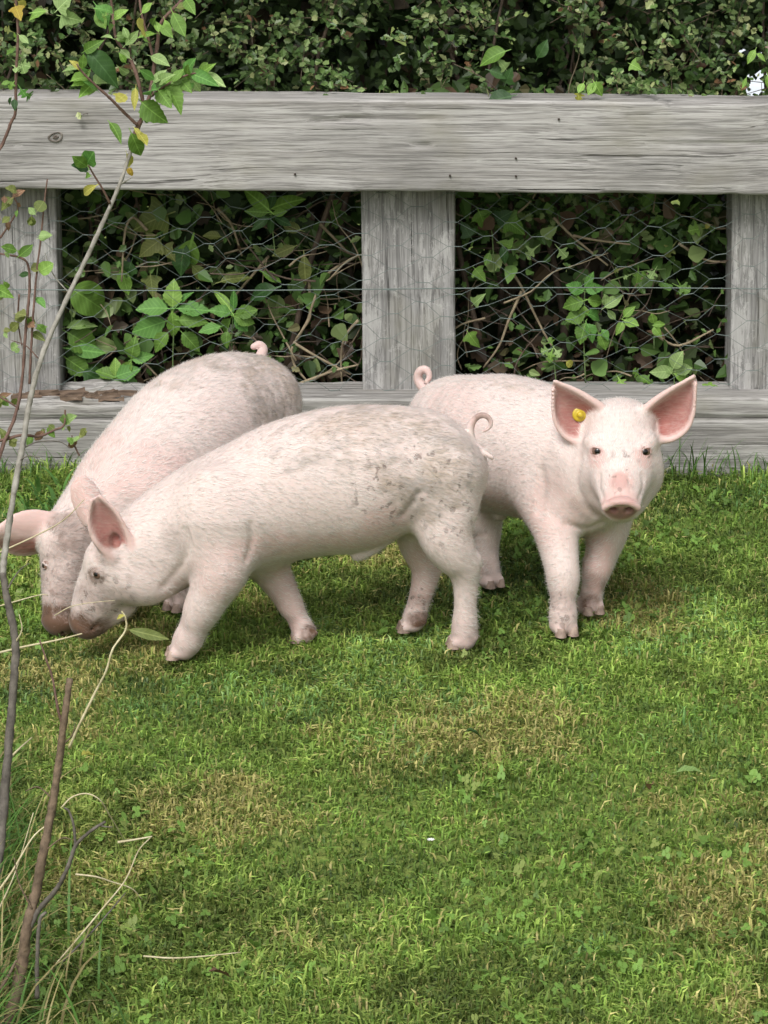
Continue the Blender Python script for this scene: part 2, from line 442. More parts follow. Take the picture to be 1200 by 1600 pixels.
# splintered, rotten upper edge of the bottom rail by the left post
CHIP = NT('rotten_wood'); CHIP.base(CHIP.ramp(CHIP.noise(CHIP.mapping((6, 60, 60)), 2, 5, .7), [(.35, (.05, .032, .022)), (.6, (.16, .11, .075)), (.8, (.34, .30, .25))])); CHIP.set(Roughness=.95)
_r = random.Random(9)
for k in range(16):
    x = at(_r.uniform(35, 205), 635, YF+.04)[0]; L_ = _r.uniform(.025, .075); w_ = _r.uniform(.005, .012); h_ = _r.uniform(.004, .009); y_ = _r.uniform(.012, .06); z_ = .138+_r.uniform(0, .010)
    V = []
    for t in np.linspace(-1, 1, 5):
        ww = w_*(1-.75*abs(t)**1.5); 
        for (a, b) in ((-1, -.5), (1, -.6), (.7, 1), (-.6, .8)): V.append((t*L_/2, a*ww*_r.uniform(.7, 1.2), b*h_*_r.uniform(.6, 1.2)+t*.004*_r.uniform(-1, 1)))
    q = [(i*4+j, i*4+(j+1) % 4, i*4+4+(j+1) % 4, i*4+4+j) for i in range(4) for j in range(4)] + [(3, 2, 1, 0), (16, 17, 18, 19)]
    o = obj_np('splinter', np.array(V), np.array(q), CHIP.m, low_rail, smooth=False); o.location = np.array((x, y_, z_)) - np.array(low_rail.location); o.rotation_euler = (_r.uniform(-.4, .4), _r.uniform(-.08, .08), _r.uniform(-.15, .25))

# hexagonal wire netting, stretched sideways, in front of the posts
def netting():
    PX, RZ = .118, .0248; tw = .021
    z0, z1, x0, x1 = .12, .575, -1.7, 1.7
    rows = int((z1-z0)/RZ)+1; cols = int((x1-x0)/PX)+1
    def warp(x, z):
        p = np.array([[x, 0, z]])
        return (x + (vnoise(p, 5, 301)[0]-.5)*.06*(1.0 if x < 0 else .6) + (vnoise(p, 17, 311)[0]-.5)*.02, (vnoise(p, 3, 303)[0]-.5)*.022 + (vnoise(p, 11, 304)[0]-.5)*.006,
                z + (vnoise(p, 4.3, 302)[0]-.5)*.05*(1.0 if x < 0 else .6) + (vnoise(p, 19, 312)[0]-.5)*.012)
    V = []; Q = []; r = .0005
    def seg(a, b, rr=r):
        a = np.array(a); b = np.array(b); d = b-a; d /= np.linalg.norm(d)
        u = np.cross(d, (0, 1, 0)); u /= np.linalg.norm(u); w = np.cross(d, u); i = len(V)
        for p in (a, b):
            for k in range(3): V.append(p + rr*(u*math.cos(k*2.094)+w*math.sin(k*2.094)))
        for k in range(3): Q.append((i+k, i+(k+1) % 3, i+3+(k+1) % 3, i+3+k))
    for j in range(rows):
        off = PX/2 if j % 2 else 0; z = z0+j*RZ
        for i in range(cols):
            cx = x0+i*PX+off
            A = warp(cx-tw/2, z); B = warp(cx+tw/2, z); seg(A, B, r*1.7)
            if j < rows-1:
                seg(B, warp(cx+PX/2-tw/2, z+RZ)); seg(A, warp(cx-PX/2+tw/2, z+RZ))
    m = NT('galvanised_wire'); m.base((.14, .175, .16)); m.set(Metallic=.15, Roughness=.55)
    V = np.array(V); V[:, 1] += .064
    o = obj_np('wire_netting', V, np.array(Q), m.m, FENCE)
    xs = np.linspace(-1.7, 1.7, 40); zz = at(600, 452, YF+.06)[2]
    tube('tension_wire', np.column_stack([xs, np.full(40, .062), zz + .003*np.sin(xs*4)]), np.full(40, .0011), m.m, FENCE, sides=5, smooth_n=2)
netting()

# ------------------------------------------------------------------ leaves
def leaf_mesh(name, outline, fold=.25, curl=.25, wave=.0, mat=None, seed=0):
    """unit leaf along +X (base at 0, tip at 1), face up +Z; outline = list of (t, half width)"""
    r = np.random.default_rng(seed)
    V = []; F = []; n = len(outline)
    for i, (t, w) in enumerate(outline):
        z = -curl*t*t
        e = fold*w + wave*math.sin(t*17+seed)*w
        e2 = fold*w + wave*math.sin(t*15+seed+2)*w
        V += [(t+.06*w, w, z+e), (t, 0, z), (t+.06*w, -w, z+e2)]
        # half-way ribs
    for i in range(n-1):
        a = i*3; b = a+3
        F += [(a, a+1, b+1, b), (a+1, a+2, b+2, b+1)]
    # petiole
    k = len(V); V += [(-.22, .012, .02), (-.22, -.012, .02), (0.02, .02, 0), (.02, -.02, 0)]; F.append((k, k+1, k+3, k+2))
    me = mesh_np(name, np.array(V, float), np.array(F), mat); return me
OVAL = [(0, .02), (.08, .12), (.22, .23), (.4, .28), (.58, .27), (.75, .19), (.9, .08), (1, .004)]
TOOTH = [(0, .02), (.07, .15), (.13, .17), (.18, .27), (.25, .27), (.32, .36), (.38, .33), (.46, .37), (.52, .32), (.6, .33), (.66, .26), (.74, .25), (.8, .17), (.88, .13), (1, .004)]
LANCE = [(0, .02), (.1, .08), (.3, .15), (.5, .165), (.7, .13), (.87, .06), (1, .003)]
ROUND = [(0, .05), (.05, .22), (.15, .38), (.32, .48), (.5, .5), (.68, .45), (.83, .33), (.94, .17), (1, .01)]
IVY = [(0, .04), (.02, .25), (.12, .46), (.22, .50), (.30, .34), (.42, .26), (.55, .27), (.7, .20), (.85, .10), (1, .004)]
def _smooth(o):
    x = np.array(o); t = np.linspace(0, 1, 15); C = catmull(x, 8); return [(float(a), max(.002, float(b))) for a, b in zip(t, np.interp(t, C[:, 0], C[:, 1]))]
OVAL, LANCE, ROUND = _smooth(OVAL), _smooth(LANCE), _smooth(ROUND)
HAW = [(0, .02), (.25, .05), (.38, .12), (.48, .38), (.58, .42), (.62, .2), (.72, .16), (.80, .30), (.9, .24), (1, .03)]
def place(me, name, base, tip, normal, parent, width=1.0, org=None):
    base = np.asarray(base, float); x = np.asarray(tip, float)-base; L = np.linalg.norm(x); x /= L
    z = np.asarray(normal, float); z = z - x*z.dot(x); z /= np.linalg.norm(z)+1e-9; y = np.cross(z, x)
    o = bpy.data.objects.new(name, me)
    if org is not None: base = base-np.asarray(org)
    M = Matrix(((x[0]*L, y[0]*L*width, z[0]*L, base[0]), (x[1]*L, y[1]*L*width, z[1]*L, base[1]), (x[2]*L, y[2]*L*width, z[2]*L, base[2]), (0, 0, 0, 1)))
    link(o, parent); o.matrix_local = M; return o

# ------------------------------------------------------------------ hedge
def scatter_leaves(P, Nn, size, width, col, outline, fold=.3):
    """many leaves as one mesh: arrays of base points, normals, sizes, colours"""
    n = len(P); k = len(outline)
    tmpl = []
    for (t, w) in outline: tmpl += [(t-.5, w, fold*w), (t-.5, 0, 0), (t-.5, -w, fold*w)]
    T = np.array(tmpl); m = len(T)
    Nn = Nn/np.linalg.norm(Nn, axis=1)[:, None]
    ref = RNG.normal(0, 1, (n, 3)); ref[:, 2] -= .5; X = ref - Nn*(ref*Nn).sum(1)[:, None]; X /= np.linalg.norm(X, axis=1)[:, None]; Yv = np.cross(Nn, X)
    V = P[:, None] + size[:, None, None]*(T[None, :, 0:1]*X[:, None] + (T[None, :, 1:2]*width[:, None, None])*Yv[:, None] + T[None, :, 2:3]*Nn[:, None])
    f = []
    for i in range(k-1):
        a = i*3; b = a+3; f += [(a, a+1, b+1, b), (a+1, a+2, b+2, b+1)]
    F = (np.arange(n)[:, None, None]*m + np.array(f)[None]).reshape(-1, 4)
    return V.reshape(-1, 3), F, np.repeat(col, m, 0)
def in_gap(P, sz):                                  # the small gap in the hedge where the added pale surface shows through
    g = at(1183, 134, 6.0); t = P[:, 1]/6.0
    u = (P[:, 0]/P[:, 1] - g[0]/g[1])*6; 
    zz = CAM_H + (g[2]-CAM_H)*t
    return np.hypot(u*1.0, P[:, 2]-zz) < .009 + .45*sz
HEDGE = thing('hedge', (0, 6.35, 0), 'dense clipped green hedge growing behind and over the timber fence', 'hedge')
HORG = np.array((0, 6.35, 0))
def build_hedge():
    S7 = [(0, .03), (.2, .22), (.42, .40), (.52, .22), (.68, .30), (.84, .17), (1, .01)]
    parts = []
    BIG = [(0, .04), (.08, .24), (.2, .36), (.34, .38), (.5, .30), (.62, .27), (.76, .20), (.9, .09), (1, .01)]
    def batch(n, x, y, z, s0, s1, cols, nrm_bias, jit=.8, outline=S7, wmin=.7, face_noise=0.0, clump=0.0, cl_scale=14, seed=0):
        P = np.column_stack([RNG.uniform(*x, n), RNG.uniform(*y, n), RNG.uniform(*z, n)])
        if clump:
            c = fbm(P, cl_scale, 400+seed, 2); P = P[c > clump]; n = len(P)
        if face_noise: P[:, 1] += (fbm(P*np.array((1, 0, 1)), 7, 410+seed, 3)-.5)*face_noise
        sz = RNG.uniform(s0, s1, n); ok = ~in_gap(P, sz); P = P[ok]; sz = sz[ok]; n = len(P)
        N_ = np.array(nrm_bias) + RNG.normal(0, jit, (n, 3))
        wd = RNG.uniform(wmin, 1.15, n)
        ci = RNG.choice(len(cols), n, p=np.array([c[1] for c in cols])/sum(c[1] for c in cols))
        col = np.array([c[0] for c in cols])[ci]*RNG.uniform(.65, 1.35, n)[:, None]
        parts.append(scatter_leaves(P, N_, sz, wd, col, outline))
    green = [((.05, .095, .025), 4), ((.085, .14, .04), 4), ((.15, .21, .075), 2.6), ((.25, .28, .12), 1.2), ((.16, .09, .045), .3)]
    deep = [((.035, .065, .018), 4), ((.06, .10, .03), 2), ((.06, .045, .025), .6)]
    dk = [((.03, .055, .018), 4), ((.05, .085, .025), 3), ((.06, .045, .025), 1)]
    W = 1.75
    # clipped upper face: leafy twiglets growing out over the top rail
    ns = 2100
    B = np.column_stack([RNG.uniform(-W, W, ns), RNG.uniform(5.98, 6.08, ns), RNG.uniform(.70, 1.25, ns)])
    B = B[fbm(B*np.array((1, 0, 1)), 9, 431, 3) > .40]; ns = len(B)
    B[:, 1] += (fbm(B*np.array((1, 0, 1)), 6, 432, 3)-.5)*.14
    dirn = np.column_stack([RNG.normal(0, .55, ns), -np.abs(RNG.normal(.75, .3, ns)), RNG.normal(.35, .5, ns)]); dirn /= np.linalg.norm(dirn, axis=1)[:, None]
    Ls = RNG.uniform(.05, .13, ns); tone = RNG.uniform(.65, 1.4, ns); warm = RNG.random(ns)
    PP, NN, SZ, CC = [], [], [], []; tv, tf = [], []
    for i in range(ns):
        k = int(Ls[i]/.0085); t = np.linspace(.15, 1, k)
        p = B[i]+dirn[i]*(Ls[i]*t)[:, None]+np.array((0, 0, -.02))*(t*t)[:, None] + RNG.normal(0, .0065, (k, 3))
        PP.append(p); NN.append(np.array((0, -.55, .85))+RNG.normal(0, .55, (k, 3))+dirn[i]*.3); SZ.append(RNG.uniform(.012, .023, k)*(1.1-.35*t))
        ci = RNG.choice(5, k, p=[.34, .32, .22, .10, .02] if warm[i] < .8 else [.2, .25, .25, .25, .05])
        CC.append(np.array([c[0] for c in green])[ci]*tone[i]*RNG.uniform(.75, 1.25, k)[:, None])
        e = B[i]+dirn[i]*Ls[i]+np.array((0, 0, -.02)); o_ = len(tv); s_ = np.cross(dirn[i], (0, 0, 1)); s_ /= np.linalg.norm(s_)+1e-9; u_ = np.cross(s_, dirn[i])
        tv += [B[i]+s_*.0013, B[i]-s_*.0007+u_*.0011, B[i]-s_*.0007-u_*.0011, e+s_*.0006, e-s_*.0003+u_*.0005, e-s_*.0003-u_*.0005]
        tf += [(o_, o_+1, o_+4, o_+3), (o_+1, o_+2, o_+5, o_+4), (o_+2, o_, o_+3, o_+5)]
    PP = np.vstack(PP); NN = np.vstack(NN); SZ = np.concatenate(SZ); CC = np.vstack(CC); ok = ~in_gap(PP, SZ)
    parts.append(scatter_leaves(PP[ok], NN[ok], SZ[ok], RNG.uniform(.7, 1.15, ok.sum()), CC[ok], S7))
    tw_ = obj_np('twiglets', np.array(tv)-HORG, np.array(tf), bark_material('twiglet_bark', (.06, .045, .03), (.15, .11, .07), 60), HEDGE); tw_['kind'] = 'stuff'
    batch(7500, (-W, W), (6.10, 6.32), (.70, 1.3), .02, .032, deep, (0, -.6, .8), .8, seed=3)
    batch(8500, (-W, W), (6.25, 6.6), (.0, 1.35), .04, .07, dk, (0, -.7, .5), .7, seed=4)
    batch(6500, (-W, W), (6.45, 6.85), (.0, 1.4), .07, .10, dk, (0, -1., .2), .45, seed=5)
    # clipped top
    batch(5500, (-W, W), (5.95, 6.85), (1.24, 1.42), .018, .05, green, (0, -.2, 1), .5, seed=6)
    # lower growth seen through the netting: sparser, bigger
    low = [((.072, .142, .034), 5), ((.115, .205, .052), 3.5), ((.185, .25, .09), 1.6), ((.10, .065, .04), 1.2), ((.16, .15, .07), .5)]
    batch(5600, (-W, W), (5.985, 6.2), (.05, .74), .022, .05, low, (0, -.8, .6), .75, outline=BIG, clump=.45, cl_scale=7, seed=7)
    batch(4600, (-W, W), (5.985, 6.16), (.05, .74), .012, .026, low, (0, -.8, .6), .8, clump=.48, cl_scale=9, seed=8)
    batch(2600, (-W, W), (6.03, 6.5), (.02, .26), .02, .05, [((.07, .045, .028), 3), ((.10, .075, .05), 2), ((.04, .06, .02), 2)], (0, -.5, .8), .8, seed=9)
    # right hand pane: small leaves higher up
    batch(1500, (.15, .7), (6.02, 6.15), (.42, .72), .014, .03, low, (0, -.8, .6), .7, clump=.46, cl_scale=10, seed=10)
    off = 0; Vs, Fs, Cs = [], [], []
    for V, F, c in parts: Vs.append(V); Fs.append(F+off); Cs.append(c); off += len(V)
    o = obj_np('foliage', np.vstack(Vs)-HORG, np.vstack(Fs), attr_leaf_material('hedge_leaf', .42, .22), HEDGE, smooth=False, cols={'tint': np.vstack(Cs)})
    o['kind'] = 'stuff'
    # woody stems inside
    TW = bark_material('hedge_twig', (.05, .035, .025), (.14, .10, .07), 40)
    TWP = bark_material('dry_stem', (.16, .12, .075), (.33, .27, .17), 40)
    r = random.Random(5)
    for k in range(46):
        x = r.uniform(-1.6, 1.6); y = r.uniform(6.12, 6.5); z = 0; P = [(x, y, z)]
        if .60 < x < .95: continue
        for j in range(6):
            x += r.uniform(-.07, .07); y += r.uniform(-.05, .05); z += r.uniform(.12, .24); P.append((x, y, z))
        R = np.linspace(r.uniform(.005, .012), .002, len(P)); tube('stem', np.array(P)-HORG, R, TW, HEDGE, sides=6, bumps=.15, seed=k, smooth_n=3)
    for k in range(230):                       # thin dead twigs criss-crossing behind the wire
        x = r.uniform(-.95, .95); z = r.uniform(.12, .62); y = r.uniform(5.975, 6.12); a = r.uniform(-.6, 3.7); L = r.uniform(.07, .24)
        P = [(x, y, z)]
        for j in range(4):
            a += r.uniform(-.5, .5); x += math.cos(a)*L/4; z += math.sin(a)*L/4; y += r.uniform(-.015, .02); P.append((x, y, max(.05, z)))
        tube('twig', np.array(P)-HORG, np.linspace(r.uniform(.0012, .0026), .0007, 5), TW if r.random() < .55 else TWP, HEDGE, sides=5, seed=k, smooth_n=3)
    # pale bindweed-like stems in the left pane, right end
    for path in ([(558, 400), (510, 430), (487, 480), (483, 500), (462, 530)], [(483, 440), (484, 490), (470, 520), (456, 545), (460, 570), (475, 590), (495, 612)], [(458, 535), (500, 560), (548, 585)],
                 [(466, 600), (520, 580), (560, 570)], [(560, 500), (540, 525), (533, 560), (535, 610)], [(340, 325), (362, 352), (378, 400)], [(420, 400), (390, 435), (360, 470)],
                 [(500, 350), (520, 370), (545, 395), (560, 398)], [(230, 360), (208, 340), (195, 365), (190, 440)], [(780, 400), (810, 440), (830, 480), (850, 520), (862, 540)], [(815, 455), (795, 500), (780, 540), (755, 575)],
                 [(865, 340), (895, 370), (950, 415)], [(895, 368), (930, 375), (985, 382)], [(1060, 380), (1100, 405), (1135, 410)], [(1020, 520), (1060, 540), (1115, 515)]):
        yb = r.uniform(6.0, 6.05); P = [at(a, b, yb + r.uniform(-.01, .01)) for a, b in path]
        tube('dry_stem', np.array(P)-HORG, np.linspace(.0034, .002, len(P)), TWP, HEDGE, sides=6, bumps=.1, seed=len(path), smooth_n=5)
build_hedge()

# ---- plants that can be told apart behind the netting
LM = {
 'mid': leaf_material('leaf_mid_green', (.095, .19, .03), (.16, .29, .05)),
 'bright': leaf_material('leaf_bright_green', (.17, .32, .05), (.26, .43, .09), trans=.35),
 'nettle': leaf_material('leaf_nettle', (.09, .235, .045), (.155, .33, .075), .55),
 'dark': leaf_material('leaf_dark_green', (.028, .075, .02), (.05, .115, .03), .4),
 'pale': leaf_material('leaf_pale_green', (.21, .33, .10), (.32, .45, .17), trans=.35),
 'yellow': leaf_material('leaf_yellow', (.36, .36, .06), (.55, .50, .12), trans=.4),
 'amber': leaf_material('leaf_amber', (.38, .25, .03), (.52, .40, .06), trans=.4, spots=(.16, .06, .02)),
 'olive': leaf_material('leaf_olive', (.12, .16, .035), (.21, .23, .07)),
 'brown': leaf_material('leaf_brown', (.12, .065, .035), (.24, .14, .08), .7, .15),
}
_lm = {}
def lmesh(shape, mat):
    k = (shape, mat, random.randrange(3))
    if k not in _lm:
        o = dict(oval=OVAL, tooth=TOOTH, lance=LANCE, round=ROUND, ivy=IVY, haw=HAW)[shape]
        _lm[k] = leaf_mesh('leaf', o, .15+.22*k[2], .08+.24*k[2], .10, LM[mat], k[2]+1)
    return _lm[k]
PET = bark_material('green_stem', (.06, .11, .03), (.13, .18, .06), 50)
def facing(px, py, Y, rx=.5):
    return np.array((random.uniform(-rx, rx), -1.0, random.uniform(.1, .9)))
def sprig(name, label, cat, Y, root, leaves, stem=None, group=None, srad=.0016, dy=.02):
    """leaves: (base px, tip px, shape, material, width)"""
    rt = at(*root, Y); t = thing(name, rt, label, cat, group)
    if stem:
        P = [at(a, b, Y+.004) for a, b in stem]
        tube('stem', np.array(P)-rt, np.linspace(srad, srad*.6, len(P)), PET, t, sides=6, smooth_n=4)
    for (b, tp, sh, mt, w) in leaves:
        yb = Y + random.uniform(-.004, .004); B = at(*b, yb); T = at(*tp, yb - random.uniform(-.3, 1)*dy)
        place(lmesh(sh, mt), 'leaf', B, T, facing(*b, Y), t, w, rt)
    return t
YB = 6.0
sprig('nettle', 'bright green toothed nettle shoot behind the wire left of the middle post', 'plant', 5.985, (272, 600), [
  ((270, 480), (270, 440), 'tooth', 'bright', 1.0), ((262, 482), (215, 478), 'tooth', 'nettle', .95), ((278, 482), (328, 484), 'tooth', 'nettle', .75), ((268, 488), (275, 526), 'tooth', 'bright', .95),
  ((258, 502), (206, 520), 'tooth', 'nettle', .95), ((280, 500), (318, 500), 'tooth', 'mid', .9), ((262, 520), (240, 545), 'tooth', 'mid', 1.), ((276, 478), (295, 452), 'lance', 'nettle', 1.1), ((285, 520), (310, 545), 'tooth', 'mid', 1.)],
  [(272, 612), (270, 560), (272, 500), (270, 470)])
sprig('nettle', 'green shoot with upright pointed tip leaves beside the bright nettle', 'plant', 5.985, (365, 580), [
  ((362, 488), (338, 450), 'lance', 'bright', 1.), ((364, 488), (366, 452), 'lance', 'nettle', 1.), ((360, 490), (330, 482), 'tooth', 'nettle', .9), ((368, 490), (402, 484), 'tooth', 'mid', .9),
  ((365, 494), (398, 505), 'tooth', 'mid', .9), ((366, 496), (388, 518), 'tooth', 'nettle', .9), ((360, 498), (344, 520), 'tooth', 'mid', .9), ((345, 510), (310, 518), 'tooth', 'nettle', .8), ((355, 518), (352, 540), 'tooth', 'mid', 1.)],
  [(365, 600), (362, 540), (364, 486)])
sprig('evergreen_sprig', 'glossy long leaved sprig poking up against the underside of the top rail', 'plant', 5.975, (425, 380), [
  ((420, 328), (384, 296), 'lance', 'bright', 1.5), ((424, 326), (474, 304), 'lance', 'bright', 1.35), ((422, 326), (428, 298), 'lance', 'dark', 1.6), ((418, 332), (384, 330), 'lance', 'mid', 1.5), ((426, 334), (448, 330), 'lance', 'mid', 1.5),
  ((420, 340), (395, 355), 'lance', 'dark', 1.5), ((430, 340), (455, 352), 'lance', 'dark', 1.4), ((424, 342), (422, 366), 'lance', 'dark', 1.5)], [(430, 400), (426, 360), (422, 325)])
sprig('hazel_shoot', 'big round veined leaf beside the left post behind the wire', 'plant', 5.985, (120, 590), [
  ((112, 452), (163, 482), 'round', 'mid', .92), ((106, 520), (152, 545), 'tooth', 'mid', 1.2), ((104, 512), (148, 503), 'tooth', 'pale', .5), ((110, 545), (165, 552), 'lance', 'nettle', 1.3), ((104, 560), (140, 585), 'tooth', 'mid', 1.1),
  ((130, 580), (165, 600), 'tooth', 'dark', 1.2), ((165, 585), (195, 600), 'tooth', 'mid', 1.1)], [(118, 612), (114, 540), (110, 455)])
sprig('nettle', 'low nettle growing close to the back of the rear pig beside the left post', 'plant', 5.97, (180, 612), [
  ((180, 590), (150, 575), 'tooth', 'mid', 1), ((182, 588), (215, 575), 'tooth', 'nettle', 1), ((182, 595), (222, 605), 'tooth', 'nettle', 1), ((176, 598), (140, 605), 'tooth', 'mid', 1), ((180, 588), (182, 560), 'tooth', 'bright', 1), ((205, 560), (210, 530), 'tooth', 'mid', 1), ((207, 562), (235, 555), 'tooth', 'nettle', .9), ((205, 565), (190, 585), 'tooth', 'mid', 1)],
  [(180, 618), (181, 588)])
sprig('creeper', 'broad dull lobed creeper leaves high in the left pane', 'plant', 6.01, (240, 470), [
  ((262, 335), (205, 355), 'ivy', 'olive', 1.1), ((250, 375), (215, 400), 'ivy', 'olive', 1.1), ((255, 385), (275, 405), 'ivy', 'olive', 1.1), ((288, 380), (278, 430), 'oval', 'dark', 1.1), ((300, 375), (285, 428), 'lance', 'mid', 2.), ((205, 410), (190, 450), 'ivy', 'dark', 1), ((235, 430), (240, 465), 'ivy', 'olive', 1), ((190, 420), (200, 462), 'oval', 'mid', 1),
  ((300, 415), (325, 440), 'oval', 'olive', 1), ((345, 370), (318, 365), 'oval', 'olive', 1), ((345, 440), (385, 425), 'lance', 'olive', 1.4), ((460, 385), (425, 400), 'lance', 'olive', 1.4), ((475, 400), (478, 445), 'lance', 'olive', 1.4), ((470, 360), (440, 350), 'oval', 'olive', 1), ((410, 425), (440, 440), 'lance', 'mid', 1.6), ((430, 450), (385, 460), 'lance', 'dark', 1.8)],
  [(240, 500), (245, 430), (255, 350)])
sprig('bramble_shoot', 'bright green many leaved bramble shoot in the right pane above the tagged pig', 'plant', 5.985, (915, 560), [
  ((912, 455), (885, 445), 'tooth', 'nettle', 1), ((915, 452), (940, 450), 'tooth', 'nettle', 1), ((912, 470), (880, 478), 'tooth', 'mid', 1.1), ((918, 468), (944, 472), 'tooth', 'bright', 1.1), ((914, 490), (884, 500), 'tooth', 'mid', 1.1), ((916, 490), (942, 495), 'tooth', 'nettle', 1.1),
  ((915, 505), (905, 535), 'tooth', 'mid', 1.1), ((917, 506), (930, 530), 'tooth', 'nettle', 1), ((914, 448), (928, 425), 'lance', 'nettle', 1.4), ((913, 478), (910, 500), 'tooth', 'bright', 1.1), ((945, 480), (970, 462), 'oval', 'pale', 1), ((950, 485), (962, 500), 'oval', 'pale', 1), ((948, 478), (945, 460), 'oval', 'pale', 1.1), ((975, 495), (988, 480), 'oval', 'bright', 1.2), ((975, 500), (998, 508), 'oval', 'bright', 1.1), ((973, 503), (965, 520), 'oval', 'bright', 1.1), ((935, 520), (950, 545), 'tooth', 'mid', 1), ((940, 515), (952, 530), 'tooth', 'nettle', 1)],
  [(915, 600), (912, 520), (914, 445)])
sprig('seedling', 'small three leaved seedling right of the bramble shoot', 'plant', 5.985, (1022, 540), [((1022, 505), (1018, 490), 'oval', 'bright', 1.3), ((1022, 508), (1038, 505), 'oval', 'bright', 1.2), ((1022, 510), (1030, 525), 'oval', 'bright', 1.3)], [(1022, 545), (1022, 505)])
sprig('seedling', 'pale broad leaved seedling just above the tagged pig and its right ear', 'plant', 5.97, (1055, 612), [((1052, 575), (1062, 552), 'oval', 'pale', 1.35), ((1054, 580), (1082, 574), 'oval', 'pale', 1.2), ((1050, 580), (1020, 582), 'oval', 'pale', 1.1), ((1054, 584), (1076, 594), 'oval', 'bright', 1.2), ((1050, 584), (1040, 572), 'oval', 'pale', 1.2)], [(1055, 615), (1052, 575)])
sprig('seedling', 'small bright seedling on the bottom rail against the right post', 'plant', 5.96, (1108, 615), [((1106, 606), (1098, 600), 'oval', 'bright', 1.4), ((1108, 606), (1126, 608), 'oval', 'bright', 1.2), ((1107, 605), (1112, 595), 'oval', 'bright', 1.2)])
sprig('ivy', 'dark heart shaped ivy leaves beside the middle post in the right pane', 'plant', 5.99, (770, 420), [
  ((748, 330), (762, 362), 'ivy', 'mid', 1), ((790, 345), (822, 362), 'ivy', 'mid', 1.2), ((775, 345), (800, 330), 'ivy', 'dark', 1.1), ((742, 420), (760, 440), 'ivy', 'mid', 1), ((740, 475), (755, 460), 'ivy', 'pale', .9), ((732, 520), (748, 545), 'ivy', 'bright', .9), ((735, 370), (720, 345), 'ivy', 'dark', 1), ((800, 385), (780, 375), 'ivy', 'mid', 1), ((765, 395), (758, 415), 'oval', 'mid', 1), ((785, 385), (790, 410), 'oval', 'dark', 1)],
  [(772, 430), (770, 380), (765, 330)])
sprig('ivy', 'lobed pale leaves low in the right pane just above the tagged pig', 'plant', 5.985, (865, 600), [((862, 545), (845, 550), 'haw', 'pale', 1.2), ((864, 545), (856, 562), 'haw', 'bright', 1.2), ((866, 544), (874, 556), 'haw', 'pale', 1.2), ((864, 540), (858, 528), 'haw', 'mid', 1.2), ((885, 565), (895, 572), 'round', 'yellow', 1), ((965, 588), (974, 605), 'haw', 'bright', 1.2), ((1000, 590), (1018, 595), 'haw', 'mid', 1.2), ((1000, 588), (990, 578), 'haw', 'mid', 1.3)], [(870, 612), (864, 540)])
sprig('hawthorn_spray', 'small lobed hawthorn leaves at mid height in the right pane', 'plant', 5.995, (960, 430), [((955 + 14*i, 425 + (-1)**i*6), (948 + 14*i + random.randint(-4, 8), 440 + random.randint(-26, 10)), 'haw', random.choice(('mid', 'mid', 'pale', 'olive')), 1.2) for i in range(6)] + [((1055, 380), (1040, 398), 'haw', 'olive', 1.2), ((1060, 440), (1072, 462), 'haw', 'mid', 1.2), ((1055, 445), (1078, 455), 'haw', 'mid', 1.2), ((1100, 357), (1080, 358), 'haw', 'bright', 1.2), ((1102, 355), (1108, 352), 'round', 'yellow', 1), ((840, 385), (820, 400), 'haw', 'pale', 1.2), ((870, 385), (885, 402), 'haw', 'pale', 1.2)],
  [(950, 440), (1000, 425), (1040, 420)])
random.seed(23)
# paler sprays on the clipped hedge face above the rail
def hedge_leaf_group(label, spots, Y=5.88):
    rt = at(*spots[0][0], Y); t = thing('hedge_spray', rt, label, 'plant')
    for (b, tp, sh, mt, w) in spots:
        place(lmesh(sh, mt), 'leaf', at(*b, Y), at(*tp, Y-.01), facing(*b, Y), t, w, rt)
hedge_leaf_group('bright yellow-green leaves low in the hedge above the right part of the top rail', [((905, 140), (905, 155), 'haw', 'yellow', 1.4), ((928, 128), (940, 148), 'oval', 'bright', 1.3), ((930, 130), (918, 146), 'oval', 'bright', 1.3), ((985, 100), (1002, 108), 'ivy', 'bright', 1.2), ((912, 130), (903, 145), 'oval', 'bright', 1.2)])
hedge_leaf_group('yellow-green leaves beside the pale gap at the right edge of the hedge', [((1180, 78), (1168, 98), 'oval', 'bright', .9), ((1182, 84), (1196, 92), 'oval', 'bright', .8), ((1166, 122), (1160, 138), 'lance', 'bright', 1.2), ((1199, 118), (1201, 140), 'lance', 'bright', 1.2)])
PALE_BACK = NT('pale_backing'); PALE_BACK.base(PALE_BACK.ramp(PALE_BACK.noise(PALE_BACK.coord(), 4, 4), [(.3, (.55, .60, .64)), (.7, (.72, .76, .80))])); PALE_BACK.set(Roughness=.8)
o = obj_np('path', np.array([(1.05, 8.2, .004), (2.0, 8.2, .004), (3.4, 30, .004), (2.0, 30, .004)], float), np.array([(0, 1, 2, 3)]), PALE_BACK.m); tag(o, 'pale surface added behind the hedge to brighten its gap', 'path', kind='structure')  # made-up pale strip standing in for unidentified brightness behind the hedge gap
hedge_leaf_group('broad dark leaves in the hedge right of the middle post', [((790, 80), (750, 92), 'oval', 'mid', 1.1), ((790, 108), (780, 92), 'ivy', 'pale', 1.1), ((765, 110), (795, 118), 'oval', 'dark', 1.2), ((800, 150), (762, 158), 'oval', 'dark', 1.3), ((840, 90), (855, 65), 'oval', 'dark', 1.1), ((790, 130), (800, 105), 'ivy', 'dark', 1)])
hedge_leaf_group('large pale lobed leaves at the top left of the hedge', [((95, 25), (125, 32), 'ivy', 'pale', 1.2), ((90, 15), (112, -8), 'ivy', 'pale', 1.2), ((70, 18), (45, 25), 'oval', 'bright', .9), ((150, 18), (165, 45), 'oval', 'mid', 1.1), ((150, 8), (172, 36), 'oval', 'nettle', 1.1)], 5.86)

